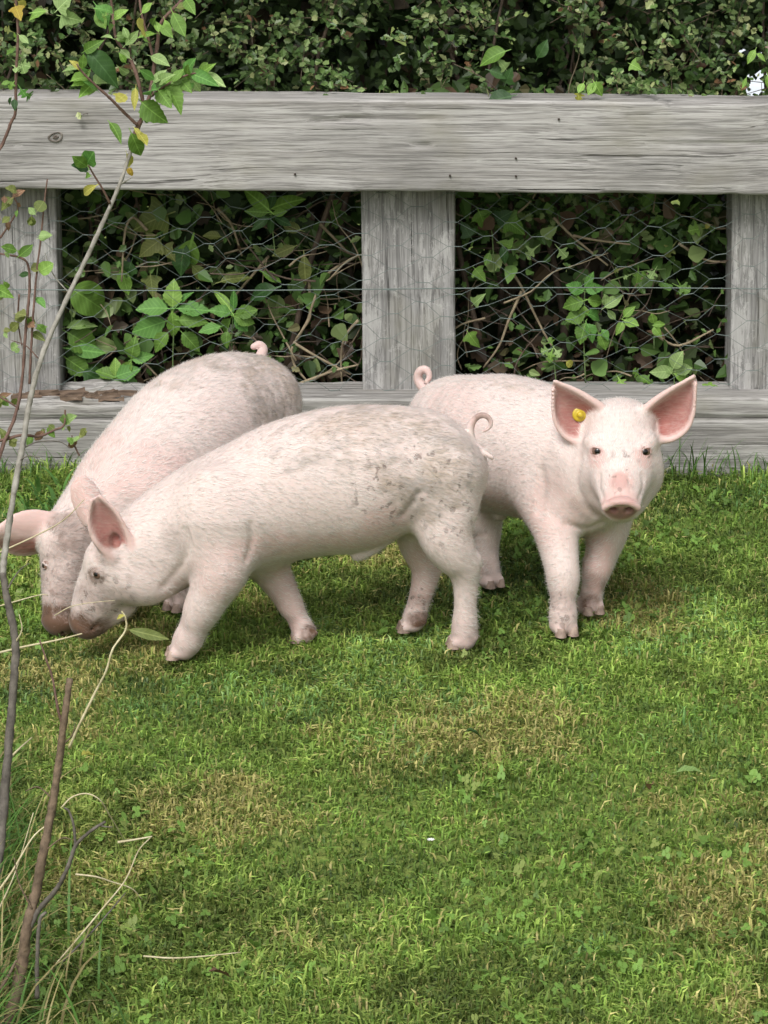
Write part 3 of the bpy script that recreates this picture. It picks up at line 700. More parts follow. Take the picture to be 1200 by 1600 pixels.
# ------------------------------------------------------------------ pigs: a smooth implicit body meshed as one surface
class Field:
    def __init__(s, lo, hi, h):
        s.h = h; s.lo = np.array(lo, float); s.n = np.ceil((np.array(hi)-s.lo)/h).astype(int)+1
        s.D = np.full(s.n, .2, np.float32)
    def box(s, lo, hi, pad):
        a = np.clip(np.floor((np.asarray(lo)-pad-s.lo)/s.h).astype(int), 0, s.n-1)
        b = np.clip(np.ceil((np.asarray(hi)+pad-s.lo)/s.h).astype(int)+1, 1, s.n)
        sl = tuple(slice(a[i], b[i]) for i in range(3))
        g = [s.lo[i]+s.h*np.arange(a[i], b[i], dtype=np.float32) for i in range(3)]
        return sl, g[0][:, None, None].astype(np.float32), g[1][None, :, None].astype(np.float32), g[2][None, None, :].astype(np.float32)
    def smin(s, sl, d, k):
        D = s.D[sl]
        if k <= 0: s.D[sl] = np.minimum(D, d); return
        hh = np.clip(.5+.5*(D-d)/k, 0, 1); s.D[sl] = D*(1-hh)+d*hh-k*hh*(1-hh)
    def sub(s, sl, d, k):
        D = s.D[sl]; d = -d; hh = np.clip(.5-.5*(D-d)/k, 0, 1); s.D[sl] = D*(1-hh)+d*hh+k*hh*(1-hh)
    def chain(s, pts, k=.02, L=None, n=5, cut=False):
        """pts rows: x y z r [w]; elliptical cross-section when L (unit lateral direction) is given: r vertical, w lateral"""
        A = np.array([list(p)+[p[3]]*(5-len(p)) for p in pts], float)
        if n > 1 and len(A) > 2: A = catmull(A, n)
        R = A[:, 3:].max(); lo = A[:, :3].min(0)-R; hi = A[:, :3].max(0)+R
        sl, X, Y, Z = s.box(lo, hi, k+2*s.h+.01)
        best = None
        for a, b in zip(A[:-1], A[1:]):
            ab = b[:3]-a[:3]; l2 = ab.dot(ab)+1e-12
            qx, qy, qz = X-a[0], Y-a[1], Z-a[2]
            t = np.clip((qx*ab[0]+qy*ab[1]+qz*ab[2])/l2, 0, 1)
            vx, vy, vz = qx-t*ab[0], qy-t*ab[1], qz-t*ab[2]
            r = a[3]+(b[3]-a[3])*t
            d2 = vx*vx+vy*vy+vz*vz
            if L is not None:
                w = a[4]+(b[4]-a[4])*t; la = vx*L[0]+vy*L[1]+vz*L[2]
                d2 = d2 + la*la*((r/w)**2-1)
            d = np.sqrt(np.maximum(d2, 0))-r
            best = d if best is None else np.minimum(best, d)
        (s.sub if cut else s.smin)(sl, best.astype(np.float32), k)
    def ell(s, c, rad, axes=None, k=.02, cut=False):
        c = np.asarray(c, float); R = max(rad); sl, X, Y, Z = s.box(c-R, c+R, k+2*s.h+.01)
        q = (X-c[0], Y-c[1], Z-c[2])
        ax = np.eye(3) if axes is None else np.asarray(axes)
        d0 = 0; d1 = 0
        for i in range(3):
            u = q[0]*ax[i][0]+q[1]*ax[i][1]+q[2]*ax[i][2]; d0 = d0+(u/rad[i])**2; d1 = d1+(u/rad[i]**2)**2
        k0 = np.sqrt(d0); k1 = np.sqrt(d1)+1e-9
        d = (k0*(k0-1)/k1).astype(np.float32)
        (s.sub if cut else s.smin)(sl, d, k)
    def cloud(s, P, r, k=.004, cut=False):
        P = np.asarray(P, float); r = np.broadcast_to(np.asarray(r, float), (len(P),))
        sl, X, Y, Z = s.box(P.min(0)-r.max(), P.max(0)+r.max(), k+2*s.h)
        d = None
        for p, rr in zip(P.astype(np.float32), r):
            e = np.sqrt((X-p[0])**2+(Y-p[1])**2+(Z-p[2])**2)-np.float32(rr); d = e if d is None else np.minimum(d, e)
        (s.sub if cut else s.smin)(sl, d, k)
    def value(s, p):
        g = (np.asarray(p)-s.lo)/s.h; i = np.floor(g).astype(int)
        if (i < 0).any() or (i >= s.n-1).any(): return .2
        f = g-i; r = 0
        for dx in (0, 1):
            for dy in (0, 1):
                for dz in (0, 1):
                    r += (f[0] if dx else 1-f[0])*(f[1] if dy else 1-f[1])*(f[2] if dz else 1-f[2])*s.D[i[0]+dx, i[1]+dy, i[2]+dz]
        return r
    def hit(s, px, py):
        """first skin point along the photo's line of sight through (px, py)"""
        d = ray(px, py); c = np.array((0, 0, CAM_H)); y = s.lo[1]
        p = c+d*(y/d[1])
        while y < s.lo[1]+s.n[1]*s.h:
            p = c+d*(y/d[1])
            if s.value(p) < 0: break
            y += .001
        return p
    def mesh(s):
        D = s.D; n = s.n; ins = D < 0
        c8 = [D[i:n[0]-1+i, j:n[1]-1+j, k:n[2]-1+k] for i in (0, 1) for j in (0, 1) for k in (0, 1)]
        s8 = sum((x < 0).astype(np.int8) for x in c8); act = (s8 > 0) & (s8 < 8)
        idx = np.full(act.shape, -1, np.int64); nv = int(act.sum()); idx[act] = np.arange(nv)
        I = np.argwhere(act); v8 = [x[act] for x in c8]
        off = [(i, j, k) for i in (0, 1) for j in (0, 1) for k in (0, 1)]
        acc = np.zeros((nv, 3)); cnt = np.zeros(nv)
        for a in range(8):
            for b in range(a+1, 8):
                df = np.abs(np.subtract(off[a], off[b]))
                if df.sum() != 1: continue
                va, vb = v8[a], v8[b]; m = (va < 0) != (vb < 0)
                t = va[m]/(va[m]-vb[m]); acc[m] += np.array(off[a])+t[:, None]*(np.array(off[b])-np.array(off[a])); cnt[m] += 1
        V = s.lo+s.h*(I+acc/cnt[:, None])
        F = []
        for ax in range(3):
            o1, o2 = [(1, 2), (2, 0), (0, 1)][ax]
            A = ins.take(range(n[ax]-1), ax); B = ins.take(range(1, n[ax]), ax)
            ch = np.argwhere(A != B); fl = A[tuple(ch.T)]
            ok = (ch[:, o1] > 0) & (ch[:, o2] > 0) & (ch[:, o1] < n[o1]-1) & (ch[:, o2] < n[o2]-1); ch = ch[ok]; fl = fl[ok]
            def g(d1, d2):
                q = ch.copy(); q[:, o1] -= d1; q[:, o2] -= d2; return idx[tuple(q.T)]
            q = np.stack([g(1, 1), g(0, 1), g(0, 0), g(1, 0)], -1); q[~fl] = q[~fl][:, ::-1]; F.append(q)
        return V, np.concatenate(F)

def sheet(top, bot, Y0, Y1, cup, r0, r1, n=34, m=22, roll=0.0):
    """ear: a cupped sheet between two outlines running from base to tip (photo positions at depth Y)"""
    T = catmull(np.array(top, float), 8); B = catmull(np.array(bot, float), 8)
    P = []; R = []
    def along(C, t): x = t*(len(C)-1); i = min(int(x), len(C)-2); return C[i]+(C[i+1]-C[i])*(x-i)
    for i in range(n):
        t = i/(n-1); a = along(T, t); b = along(B, t)
        for j in range(m):
            u = j/(m-1); q = a+(b-a)*u
            P.append(at(q[0], q[1], Y0+(Y1-Y0)*t + cup*4*u*(1-u)*(1-.55*t) + roll*(u-.5)))
            R.append((r0+(r1-r0)*min(1, t*1.6)))
    return np.array(P), np.array(R)

def skin_material():
    m = NT('pig_skin'); v = m.coord()
    cream, rosy = (.645, .565, .525), (.595, .41, .372)
    pink = m.math('ADD', m.attr('pink'), m.math('MULTIPLY', m.math('SUBTRACT', m.noise(v, 9, 4, .6), .5), .55), True)
    c = m.mix(pink, cream, rosy)
    c = m.mix(m.attr('red'), c, m.ramp(m.noise(v, 45, 4, .6), [(.3, (.21, .048, .038)), (.7, (.33, .105, .085))]))
    fur = m.noise(m.mapping((16, 60, 90), v, (0, 0, 0), (0, .35, 0)), 3.0, 4, .7)
    c = m.mix(m.ramp(fur, [(.36, .32), (.58, 0.)]), c, (.47, .36, .31))
    # dried mud: blotches with broken edges
    mask = m.math('MULTIPLY', m.attr('mud'), m.ramp(m.noise(v, 110, 3, .6), [(.3, .55), (.6, 1.)]), True)
    mc = m.ramp(m.noise(v, 14, 3), [(.38, (.20, .195, .18)), (.62, (.30, .235, .165))])
    c = m.mix(m.math('MULTIPLY', mask, .54), c, mc)
    spot = m.math('MULTIPLY', m.ramp(m.noise(v, 75, 2, .5), [(.585, 0.), (.65, 1.)]), m.attr('spot'), True)
    c = m.mix(m.math('MULTIPLY', spot, .75), c, (.13, .095, .08))
    dirt = m.math('MULTIPLY', m.ramp(m.noise(v, 60, 5, .7), [(.25, .35), (.6, 1.)]), m.attr('dirt'), True)
    c = m.mix(m.math('MULTIPLY', dirt, 1.5, True), c, (.115, .062, .038))
    m.base(c); m.set(Roughness=.62); m.b.inputs['Specular IOR Level'].default_value = .3
    m.b.inputs['Subsurface Weight'].default_value = .12; m.b.inputs['Subsurface Radius'].default_value = (1, .35, .2); m.b.inputs['Subsurface Scale'].default_value = .012
    m.b.inputs['Sheen Weight'].default_value = .12; m.b.inputs['Sheen Roughness'].default_value = .5
    m.bump(m.mix(.5, fur, m.noise(v, 130, 3)), .22, .002); return m.m
def coat_material():
    m = NT('pig_bristle'); t = m.attr('tint', 'Color'); m.base(t); m.set(Roughness=.5)
    m.translucent(t, .25); return m.m
SKIN, COAT = skin_material(), coat_material()
EYE = NT('pig_eye'); 
_g = EYE.node('ShaderNodeAttribute', attribute_name='iris').outputs['Fac']
EYE.base(EYE.ramp(_g, [(.0, (.30, .20, .17)), (.12, (.22, .14, .11)), (.2, (.19, .11, .08)), (.56, (.13, .075, .055)), (.66, (.004, .003, .003)), (1, (.003, .003, .003))]))
EYE.set(Roughness=.14)
HOOF = NT('hoof_horn'); HOOF.base(HOOF.ramp(HOOF.noise(HOOF.coord(), 60, 4), [(.35, (.16, .11, .085)), (.7, (.42, .31, .25))])); HOOF.set(Roughness=.6)

def eyeball(parent, c, look, r, org):
    n, mrow = 16, 10; V = []; I = []
    z = np.asarray(look, float); z /= np.linalg.norm(z); x = np.cross(z, (0, 0, 1)); x /= np.linalg.norm(x); y = np.cross(z, x)
    for i in range(mrow+1):
        a = math.pi*i/mrow
        for k in range(n):
            b = 2*math.pi*k/n; V.append(np.asarray(c)-org + r*(z*math.cos(a)+(x*math.cos(b)+y*math.sin(b))*math.sin(a))); I.append(max(0, 1-a/1.15))
    q = [(i*n+k, i*n+(k+1) % n, (i+1)*n+(k+1) % n, (i+1)*n+k) for i in range(mrow) for k in range(n)]
    return obj_np('eye', np.array(V), np.array(q), EYE.m, parent, cols={'iris': np.array(I)})
def eyelids(F, c, look, r, tilt=0.0, open_=.62, side=1):
    """lid rims lying on the eyeball, in an almond"""
    z = np.asarray(look, float); z /= np.linalg.norm(z); x = np.cross(z, (0, 0, 1)); x /= np.linalg.norm(x); y = np.cross(x, z)
    P = []; rad = []
    for k in range(32):
        a = 2*math.pi*k/32; ex, ey = math.cos(a)*r*1.0, math.sin(a)*r*open_
        zz = math.sqrt(max(0, (r+.0006)**2-ex*ex-ey*ey))
        ex, ey = ex*math.cos(tilt)-ey*math.sin(tilt), ex*math.sin(tilt)+ey*math.cos(tilt)
        P.append(np.asarray(c)+x*ex+y*ey+z*zz); rad.append(.0021 if math.sin(a) > 0 else .0016)
    F.cloud(P, np.array(rad), .0035)

def crease(F, path, r=.0035, k=.012, sink=.0):
    """a skin fold: a shallow groove along a line on the skin"""
    P = [F.hit(x, y) for x, y in path]; C = catmull(np.array(P), 10)
    F.cloud(C+np.array((0, -.0015, 0)), r*.5, k*.8, cut=True)
def foot(F, p, toe, r, hoofs, ang=0.0):
    """two toes and dew claws at the end of a leg; toe = horizontal direction the foot points"""
    r = r*.90; p = np.asarray(p, float); t = np.array((toe[0], toe[1], 0.)); t /= np.linalg.norm(t); s = np.array((-t[1], t[0], 0))
    for k in (-1, 1):
        a = p+s*k*r*.45; b = a+t*r*.75+s*k*r*.12; b[2] = max(r*.5, .004)
        F.chain([(*a, r*.72), (*b, r*.52)], .006, n=1)
        hoofs.append((b+t*r*.12, t, s, r))
        dcl = p-t*r*.95+s*k*r*.6; dcl[2] = p[2]+r*.35
        F.chain([(*(p+s*k*r*.3), r*.5), (*dcl, r*.26)], .006, n=1)

def build_pig(name, label, F, org, eyes, hoofs, blobs, ears=(), flow=None, hair_n=36000, hair_len=.012, seed=0, no_hair=()):
    V, Q = F.mesh()
    root = thing(name, org, label, 'pig', 'young pink pigs on the lawn')
    n = len(V)
    # light smoothing of the stair steps
    att = {k: np.zeros(n) for k in ('pink', 'red', 'mud', 'spot', 'dirt')}
    nz = fbm(V, 30, 700+seed, 3)
    for kind, c, rad, amt in blobs:
        d = np.linalg.norm((V-np.asarray(c))/np.asarray(rad), axis=1)
        att[kind] = np.maximum(att[kind], amt*np.clip((1.25-d - (nz-.5)*.7)*2.0, 0, 1)) if kind != 'red' else np.maximum(att[kind], amt*np.clip((1.1-d)*3.0, 0, 1))
    # vertex normals
    fa, fb, fc, fd = (V[Q[:, i]] for i in range(4)); fn = np.cross(fc-fa, fd-fb); VN = np.zeros_like(V)
    for i in range(4): np.add.at(VN, Q[:, i], fn)
    VN /= np.linalg.norm(VN, axis=1)[:, None]+1e-12
    earm = np.zeros(n)
    for (P, inner, amt, m_, umin) in ears:           # P rows run base to tip, m_ samples across
        inner = np.asarray(inner, float)/np.linalg.norm(inner)
        near = np.where(((V > P.min(0)-.012) & (V < P.max(0)+.012)).all(1))[0]
        D2 = ((V[near][:, None]-P[None])**2).sum(2); j = D2.argmin(1); dd = np.sqrt(D2[np.arange(len(near)), j])
        u = (j % m_)/(m_-1); t = (j//m_)/(len(P)//m_-1)
        facing_ = np.clip((VN[near]@inner)*3, 0, 1)
        w = np.clip((.0095-dd)/.003, 0, 1)
        e = np.clip(np.minimum(u, 1-u)*9, 0, 1)*np.clip((1-t)*9, 0, 1)
        e = e*np.clip((u-umin)*8, 0, 1)
        earm[near] = np.maximum(earm[near], w)
        att['red'][near] = np.maximum(att['red'][near], amt*w*facing_*e*(.72+.28*np.clip(1-t*1.3, 0, 1)))
        att['pink'][near] = np.maximum(att['pink'][near], .55*w)
    k = fbm(V, 26, 720+seed, 4)*.5+fbm(V, 85, 730+seed, 3)*.5
    att['mud'] = np.clip((att['mud']*1.15 + k - .82)*4.2, 0, 1)*np.clip(att['mud']*4, 0, 1)
    kd = fbm(V, 60, 740+seed, 3)
    att['dirt'] = np.clip(att['dirt']*(.55+.9*kd) + np.clip(.075-V[:, 2], 0, .05)*6*np.clip((fbm(V, 34, 750+seed, 3)-.42)*3, 0, 1), 0, 1)
    # belly and lower legs are thinly haired and rosier
    att['pink'] = np.clip(att['pink'] + .30 + .25*np.clip(1-V[:, 2]/.10, 0, 1), 0, 1)
    body = obj_np('body', V-org, Q, SKIN, root, cols=att)
    for (c, look, r) in eyes: eyeball(root, c, look, r, org)
    for (p, t, s, r) in hoofs:
        # horn toe cap
        W = []; rings = 5; k8 = 10
        for i in range(rings):
            f = i/(rings-1)
            for k in range(k8):
                a = 2*math.pi*k/k8
                W.append(p-org + t*(r*(.72-.25*f)*math.cos(a)*.9 + r*.05*(1-f)) + s*(r*(.50-.12*f)*math.sin(a)) + np.array((0, 0, -p[2]+.0005+r*.75*f)))
        q = [(i*k8+k, i*k8+(k+1) % k8, (i+1)*k8+(k+1) % k8, (i+1)*k8+k) for i in range(rings-1) for k in range(k8)]
        W.append(p-org+np.array((0, 0, -p[2]+r*.8))); top = len(W)-1
        tr = [((rings-1)*k8+k, (rings-1)*k8+(k+1) % k8, top) for k in range(k8)]
        obj_np('hoof', np.array(W), [np.array(q), np.array(tr)], HOOF.m, root)
    # bristles lying along the body
    rng = np.random.default_rng(100+seed)
    a, b, c, d = (V[Q[:, i]] for i in range(4))
    nr = np.cross(c-a, d-b); ar = np.linalg.norm(nr, axis=1); nr /= ar[:, None]+1e-12
    ctr = (a+b+c+d)/4
    wgt = ar.copy()
    for (p, r) in no_hair: wgt[np.linalg.norm(ctr-np.asarray(p), axis=1) < r] = 0
    red = att['red'][Q[:, 0]]; wgt[(red > .25) | (earm[Q[:, 0]] > .3)] = 0; wgt[ctr[:, 2] < .025] = 0
    pick = rng.choice(len(Q), hair_n, p=wgt/wgt.sum())
    u = rng.random((hair_n, 2)); P = a[pick]+(b[pick]-a[pick])*u[:, :1]+(d[pick]-a[pick])*u[:, 1:]; N_ = nr[pick]
    fl = flow(P); fl = fl+rng.normal(0, .28, fl.shape)+np.array((0, 0, -.25))
    fl = fl-N_*(fl*N_).sum(1)[:, None]; fl /= np.linalg.norm(fl, axis=1)[:, None]+1e-9
    Ln = hair_len*rng.uniform(.55, 1.35, hair_n); w = rng.uniform(.00018, .00036, hair_n)
    sd = np.cross(N_, fl)
    lift = rng.uniform(.05, .36, hair_n)
    p0 = P-N_*.0005; p1 = P+fl*(Ln*.55)[:, None]+N_*(Ln*lift*.6)[:, None]; p2 = P+fl*Ln[:, None]+N_*(Ln*lift*.75)[:, None]
    HV = np.stack([p0-sd*w[:, None], p0+sd*w[:, None], p1-sd*w[:, None]*.8, p1+sd*w[:, None]*.8, p2], 1)
    I = np.arange(hair_n)[:, None]*5
    mu = np.clip(att['mud'][Q[pick, 0]]*.72, 0, .72)[:, None]; di = np.clip(att['dirt'][Q[pick, 0]]*1.3, 0, .9)[:, None]
    tint = np.array((.74, .695, .655))*rng.choice([.7, .82, .92, 1.0, 1.12], hair_n, p=[.04, .13, .27, .32, .24])[:, None]
    tint = tint*(1-mu)+np.where(rng.random((hair_n, 1)) < .5, np.array((.30, .275, .24)), np.array((.46, .36, .25)))*mu; tint = tint*(1-di)+np.array((.16, .09, .06))*di
    tint = np.minimum(tint, .92)
    coat = obj_np('coat', HV.reshape(-1, 3)-org, [I+np.array((0, 2, 3, 1)), I+np.array((2, 4, 3))], COAT, root, cols={'tint': np.repeat(tint, 5, 0)})
    coat['kind'] = 'stuff'
    try: coat.data.normals_split_custom_set_from_vertices(np.repeat(N_, 5, 0).tolist())
    except Exception as e: print('normals', e)
    return root

def A4(px, py, Y, r, w=None): return (*at(px, py, Y), r, r if w is None else w)
VOX = .0032

# ---------------- nearest pig, side on, rooting
def pig_grazing():
    org = np.array((-.06, 4.76, 0))
    YM = lambda px: 4.79+(px-700)/420*.055
    F = Field((-.60, 4.56, -.01), (.24, 4.95, .44), VOX)
    f = np.array((-.988, -.155, 0)); L = np.array((.155, -.988, 0))
    st = [(712, 720, 40, .75), (694, 734, 66, .88), (660, 721, 80, .95), (628, 727, 92, .96), (600, 734, 101, .96), (550, 748, 115, .93), (500, 755, 113, .93), (450, 767, 109, .92), (400, 784, 101, .93), (350, 800, 93, .95), (310, 817, 87, .92), (270, 838, 80, .88), (235, 862, 72, .86)]
    F.chain([A4(x, y, YM(x), h/964, h/964*w) for x, y, h, w in st], .02, L, 3)
    # haunch and shoulder masses
    F.chain([A4(690, 748, YM(700)-.038, .056), A4(694, 792, YM(700)-.042, .046)], .045)
    F.chain([A4(688, 748, YM(700)+.038, .056), A4(680, 790, YM(700)+.042, .046)], .045)
    F.chain([A4(345, 810, YM(345)-.045, .062), A4(345, 850, YM(345)-.05, .052)], .05)
    F.chain([A4(360, 810, YM(360)+.04, .06), A4(400, 850, YM(360)+.045, .05)], .05)
    hf = []
    # near fore, far fore, near hind, far hind
    F.chain([A4(350, 842, 4.69, .052), A4(346, 888, 4.672, .044), A4(329, 926, 4.670, .0345), A4(316, 952, 4.673, .0305), A4(304, 978, 4.678, .0235), A4(294, 999, 4.683, .0245), A4(288, 1010, 4.686, .0215)], .014)
    foot(F, at(286, 1014, 4.687), (-1, -.15), .021, hf)
    F.chain([A4(405, 850, 4.785, .045), A4(425, 893, 4.79, .031), A4(444, 926, 4.785, .0235), A4(453, 944, 4.783, .0215), A4(465, 966, 4.78, .0172), A4(474, 985, 4.775, .0195)], .014)
    foot(F, at(477, 992, 4.772), (-.75, -.1), .0185, hf)
    F.chain([A4(694, 790, 4.742, .052), A4(695, 833, 4.730, .044), A4(708, 862, 4.728, .036), A4(722, 882, 4.732, .0285), A4(727, 908, 4.735, .0215), A4(727, 945, 4.737, .0182), A4(726, 980, 4.74, .0215), A4(725, 997, 4.741, .0205)], .018)
    F.ell(at(741, 877, 4.735), (.011, .011, .014), None, .012)
    foot(F, at(724, 1000, 4.742), (-1, -.1), .0205, hf)
    F.chain([A4(665, 800, 4.835, .055), A4(658, 845, 4.84, .038), A4(666, 880, 4.838, .0275), A4(663, 908, 4.833, .0215), A4(654, 942, 4.828, .0182), A4(648, 965, 4.826, .0205)], .015)
    F.ell(at(684, 872, 4.838), (.010, .010, .013), None, .012)
    foot(F, at(645, 974, 4.826), (-1, -.1), .0195, hf)
    # sheath under the belly, flank fold
    F.chain([A4(604, 828, 4.752, .019), A4(582, 849, 4.745, .017), A4(564, 863, 4.742, .0125), A4(556, 869, 4.740, .008)], .006)
    # head
    hy = 4.728
    F.chain([A4(236, 862, hy, .074, .066), A4(200, 880, hy-.004, .062, .060), A4(174, 903, hy-.006, .050, .050), A4(155, 930, hy-.008, .041, .040), A4(142, 955, hy-.008, .033, .033), A4(136, 972, hy-.008, .028, .029)], .02, L, 3)
    F.ell(at(224, 908, hy-.034), (.044, .034, .038), None, .022)          # jowl
    F.ell(at(335, 795, YM(335)-.062), (.05, .03, .06), None, .03)       # shoulder blade
    F.ell(at(690, 735, YM(690)-.05), (.05, .035, .05), None, .03)       # ham
    F.ell(at(163, 872, hy-.028), (.026, .022, .026), None, .03)        # brow
    F.chain([A4(190, 945, hy-.005, .022), A4(158, 972, hy-.006, .016)], .012)   # lower jaw
    sn = at(128, 977, hy-.008); nx = np.array((-.62, -.1, -.78)); nx /= np.linalg.norm(nx)
    sx = np.cross(nx, (0, 0, 1)); sx /= np.linalg.norm(sx); sy = np.cross(nx, sx)
    F.ell(sn, (.010, .029, .024), (nx, sx, sy), .008)
    for k in (-1, 1): F.ell(sn+nx*.008+sx*k*.011, (.008, .005, .007), (nx, sx, sy), .003, cut=True)
    F.chain([A4(184, 958, hy-.045, .0022), A4(160, 968, hy-.04, .0022), A4(140, 985, hy-.03, .0022)], .004, cut=True)   # mouth line
    # ears
    P, R = sheet([(208, 866), (203, 842), (184, 803), (156, 775)], [(176, 872), (150, 848), (138, 816), (143, 782)], 4.672, 4.660, .022, .0058, .0032)
    F.cloud(P, R, .010); ears = [(P, (-.3, -.9, .2), 1.0, 22, -1)]
    F.ell(at(180, 846, 4.678), (.009, .012, .012), None, .006, cut=True)
    P, R = sheet([(168, 815), (160, 788), (150, 762), (133, 745)], [(134, 818), (119, 792), (112, 766), (119, 748)], 4.775, 4.785, -.012, .0058, .0032)
    F.cloud(P, R, .010)
    # tail
    tl = [(735, 702), (737, 690), (735, 674), (738, 660), (748, 650), (760, 650), (767, 659), (764, 669), (755, 674)]
    F.chain([A4(x, y, YM(735)-.012*i/8, .0078-.00062*i) for i, (x, y) in enumerate(tl)], .004)
    F.chain([A4(737, 690, YM(735)-.005, .0062), A4(750, 702, YM(735)-.02, .0052), A4(769, 715, YM(735)-.028, .0038)], .003)
    # eye
    e = F.hit(152, 897); look = np.array((-.45, -.86, .1)); look /= np.linalg.norm(look); ec = e-look*.0034
    eyelids(F, ec, look, .0088, .15, .55)
    e2 = np.array((ec[0]-.005, hy+.052, ec[2]))
    crease(F, [(256, 918), (278, 892), (292, 858), (288, 830)], .003, .016)
    crease(F, [(386, 874), (394, 846), (392, 820)], .003, .014)
    crease(F, [(628, 806), (642, 790), (656, 770)], .0035, .016)
    crease(F, [(178, 925), (168, 940), (166, 955)], .0018, .006)
    crease(F, [(140, 912), (150, 916), (162, 914)], .0014, .005)
    crease(F, [(138, 884), (150, 880), (164, 884)], .0014, .005)
    blobs = [('mud', F.hit(590, 690), (.15, .14, .060), .42), ('mud', F.hit(665, 735), (.09, .12, .085), .44), ('mud', F.hit(460, 695), (.065, .1, .045), .38), ('mud', F.hit(560, 650), (.16, .12, .03), .36), ('mud', F.hit(350, 760), (.08, .1, .04), .24),
             ('spot', F.hit(640, 760), (.10, .12, .07), .9), ('spot', F.hit(700, 800), (.05, .08, .06), .7), ('spot', F.hit(655, 940), (.03, .05, .03), .9),
             ('dirt', sn, (.045, .05, .036), .95), ('dirt', F.hit(165, 868), (.024, .05, .022), .30), ('dirt', F.hit(150, 935), (.04, .05, .03), .30), ('dirt', F.hit(185, 930), (.03, .05, .02), .22), ('spot', F.hit(165, 930), (.05, .05, .045), .9), ('dirt', F.hit(152, 899), (.017, .03, .014), .55), ('dirt', F.hit(270, 845), (.022, .03, .022), .16), ('spot', F.hit(190, 940), (.05, .05, .04), .5),
             ('pink', F.hit(420, 855), (.09, .09, .025), .5), ('pink', F.hit(550, 845), (.09, .09, .022), .55), ('pink', F.hit(600, 815), (.04, .06, .03), .6), ('pink', F.hit(340, 900), (.04, .05, .05), .3), ('pink', F.hit(450, 930), (.04, .05, .06), .5), ('pink', F.hit(660, 900), (.03, .05, .06), .5), ('dirt', F.hit(752, 648), (.016, .03, .012), .35), ('pink', F.hit(752, 660), (.03, .04, .03), .9), ('red', F.hit(752, 652), (.02, .03, .028), .35),
             ('dirt', F.hit(483, 990), (.014, .03, .014), .7), ('dirt', F.hit(655, 968), (.02, .03, .014), .6), ('dirt', F.hit(655, 940), (.018, .03, .014), .22), ('pink', F.hit(130, 775), (.04, .02, .05), .8)]
    rt = build_pig('pig', 'nearest pig seen side on, muddy grey back, curled tail, snout down in the grass', F, org, [(ec, look, .0088), (e2, np.array((-.4, .9, .1)), .0082)], hf, blobs, ears,
              flow=lambda P: np.tile(-f, (len(P), 1)), seed=1, no_hair=[(sn, .03), (at(752, 672, YM(735)), .035)])
    return rt
pig_grazing()

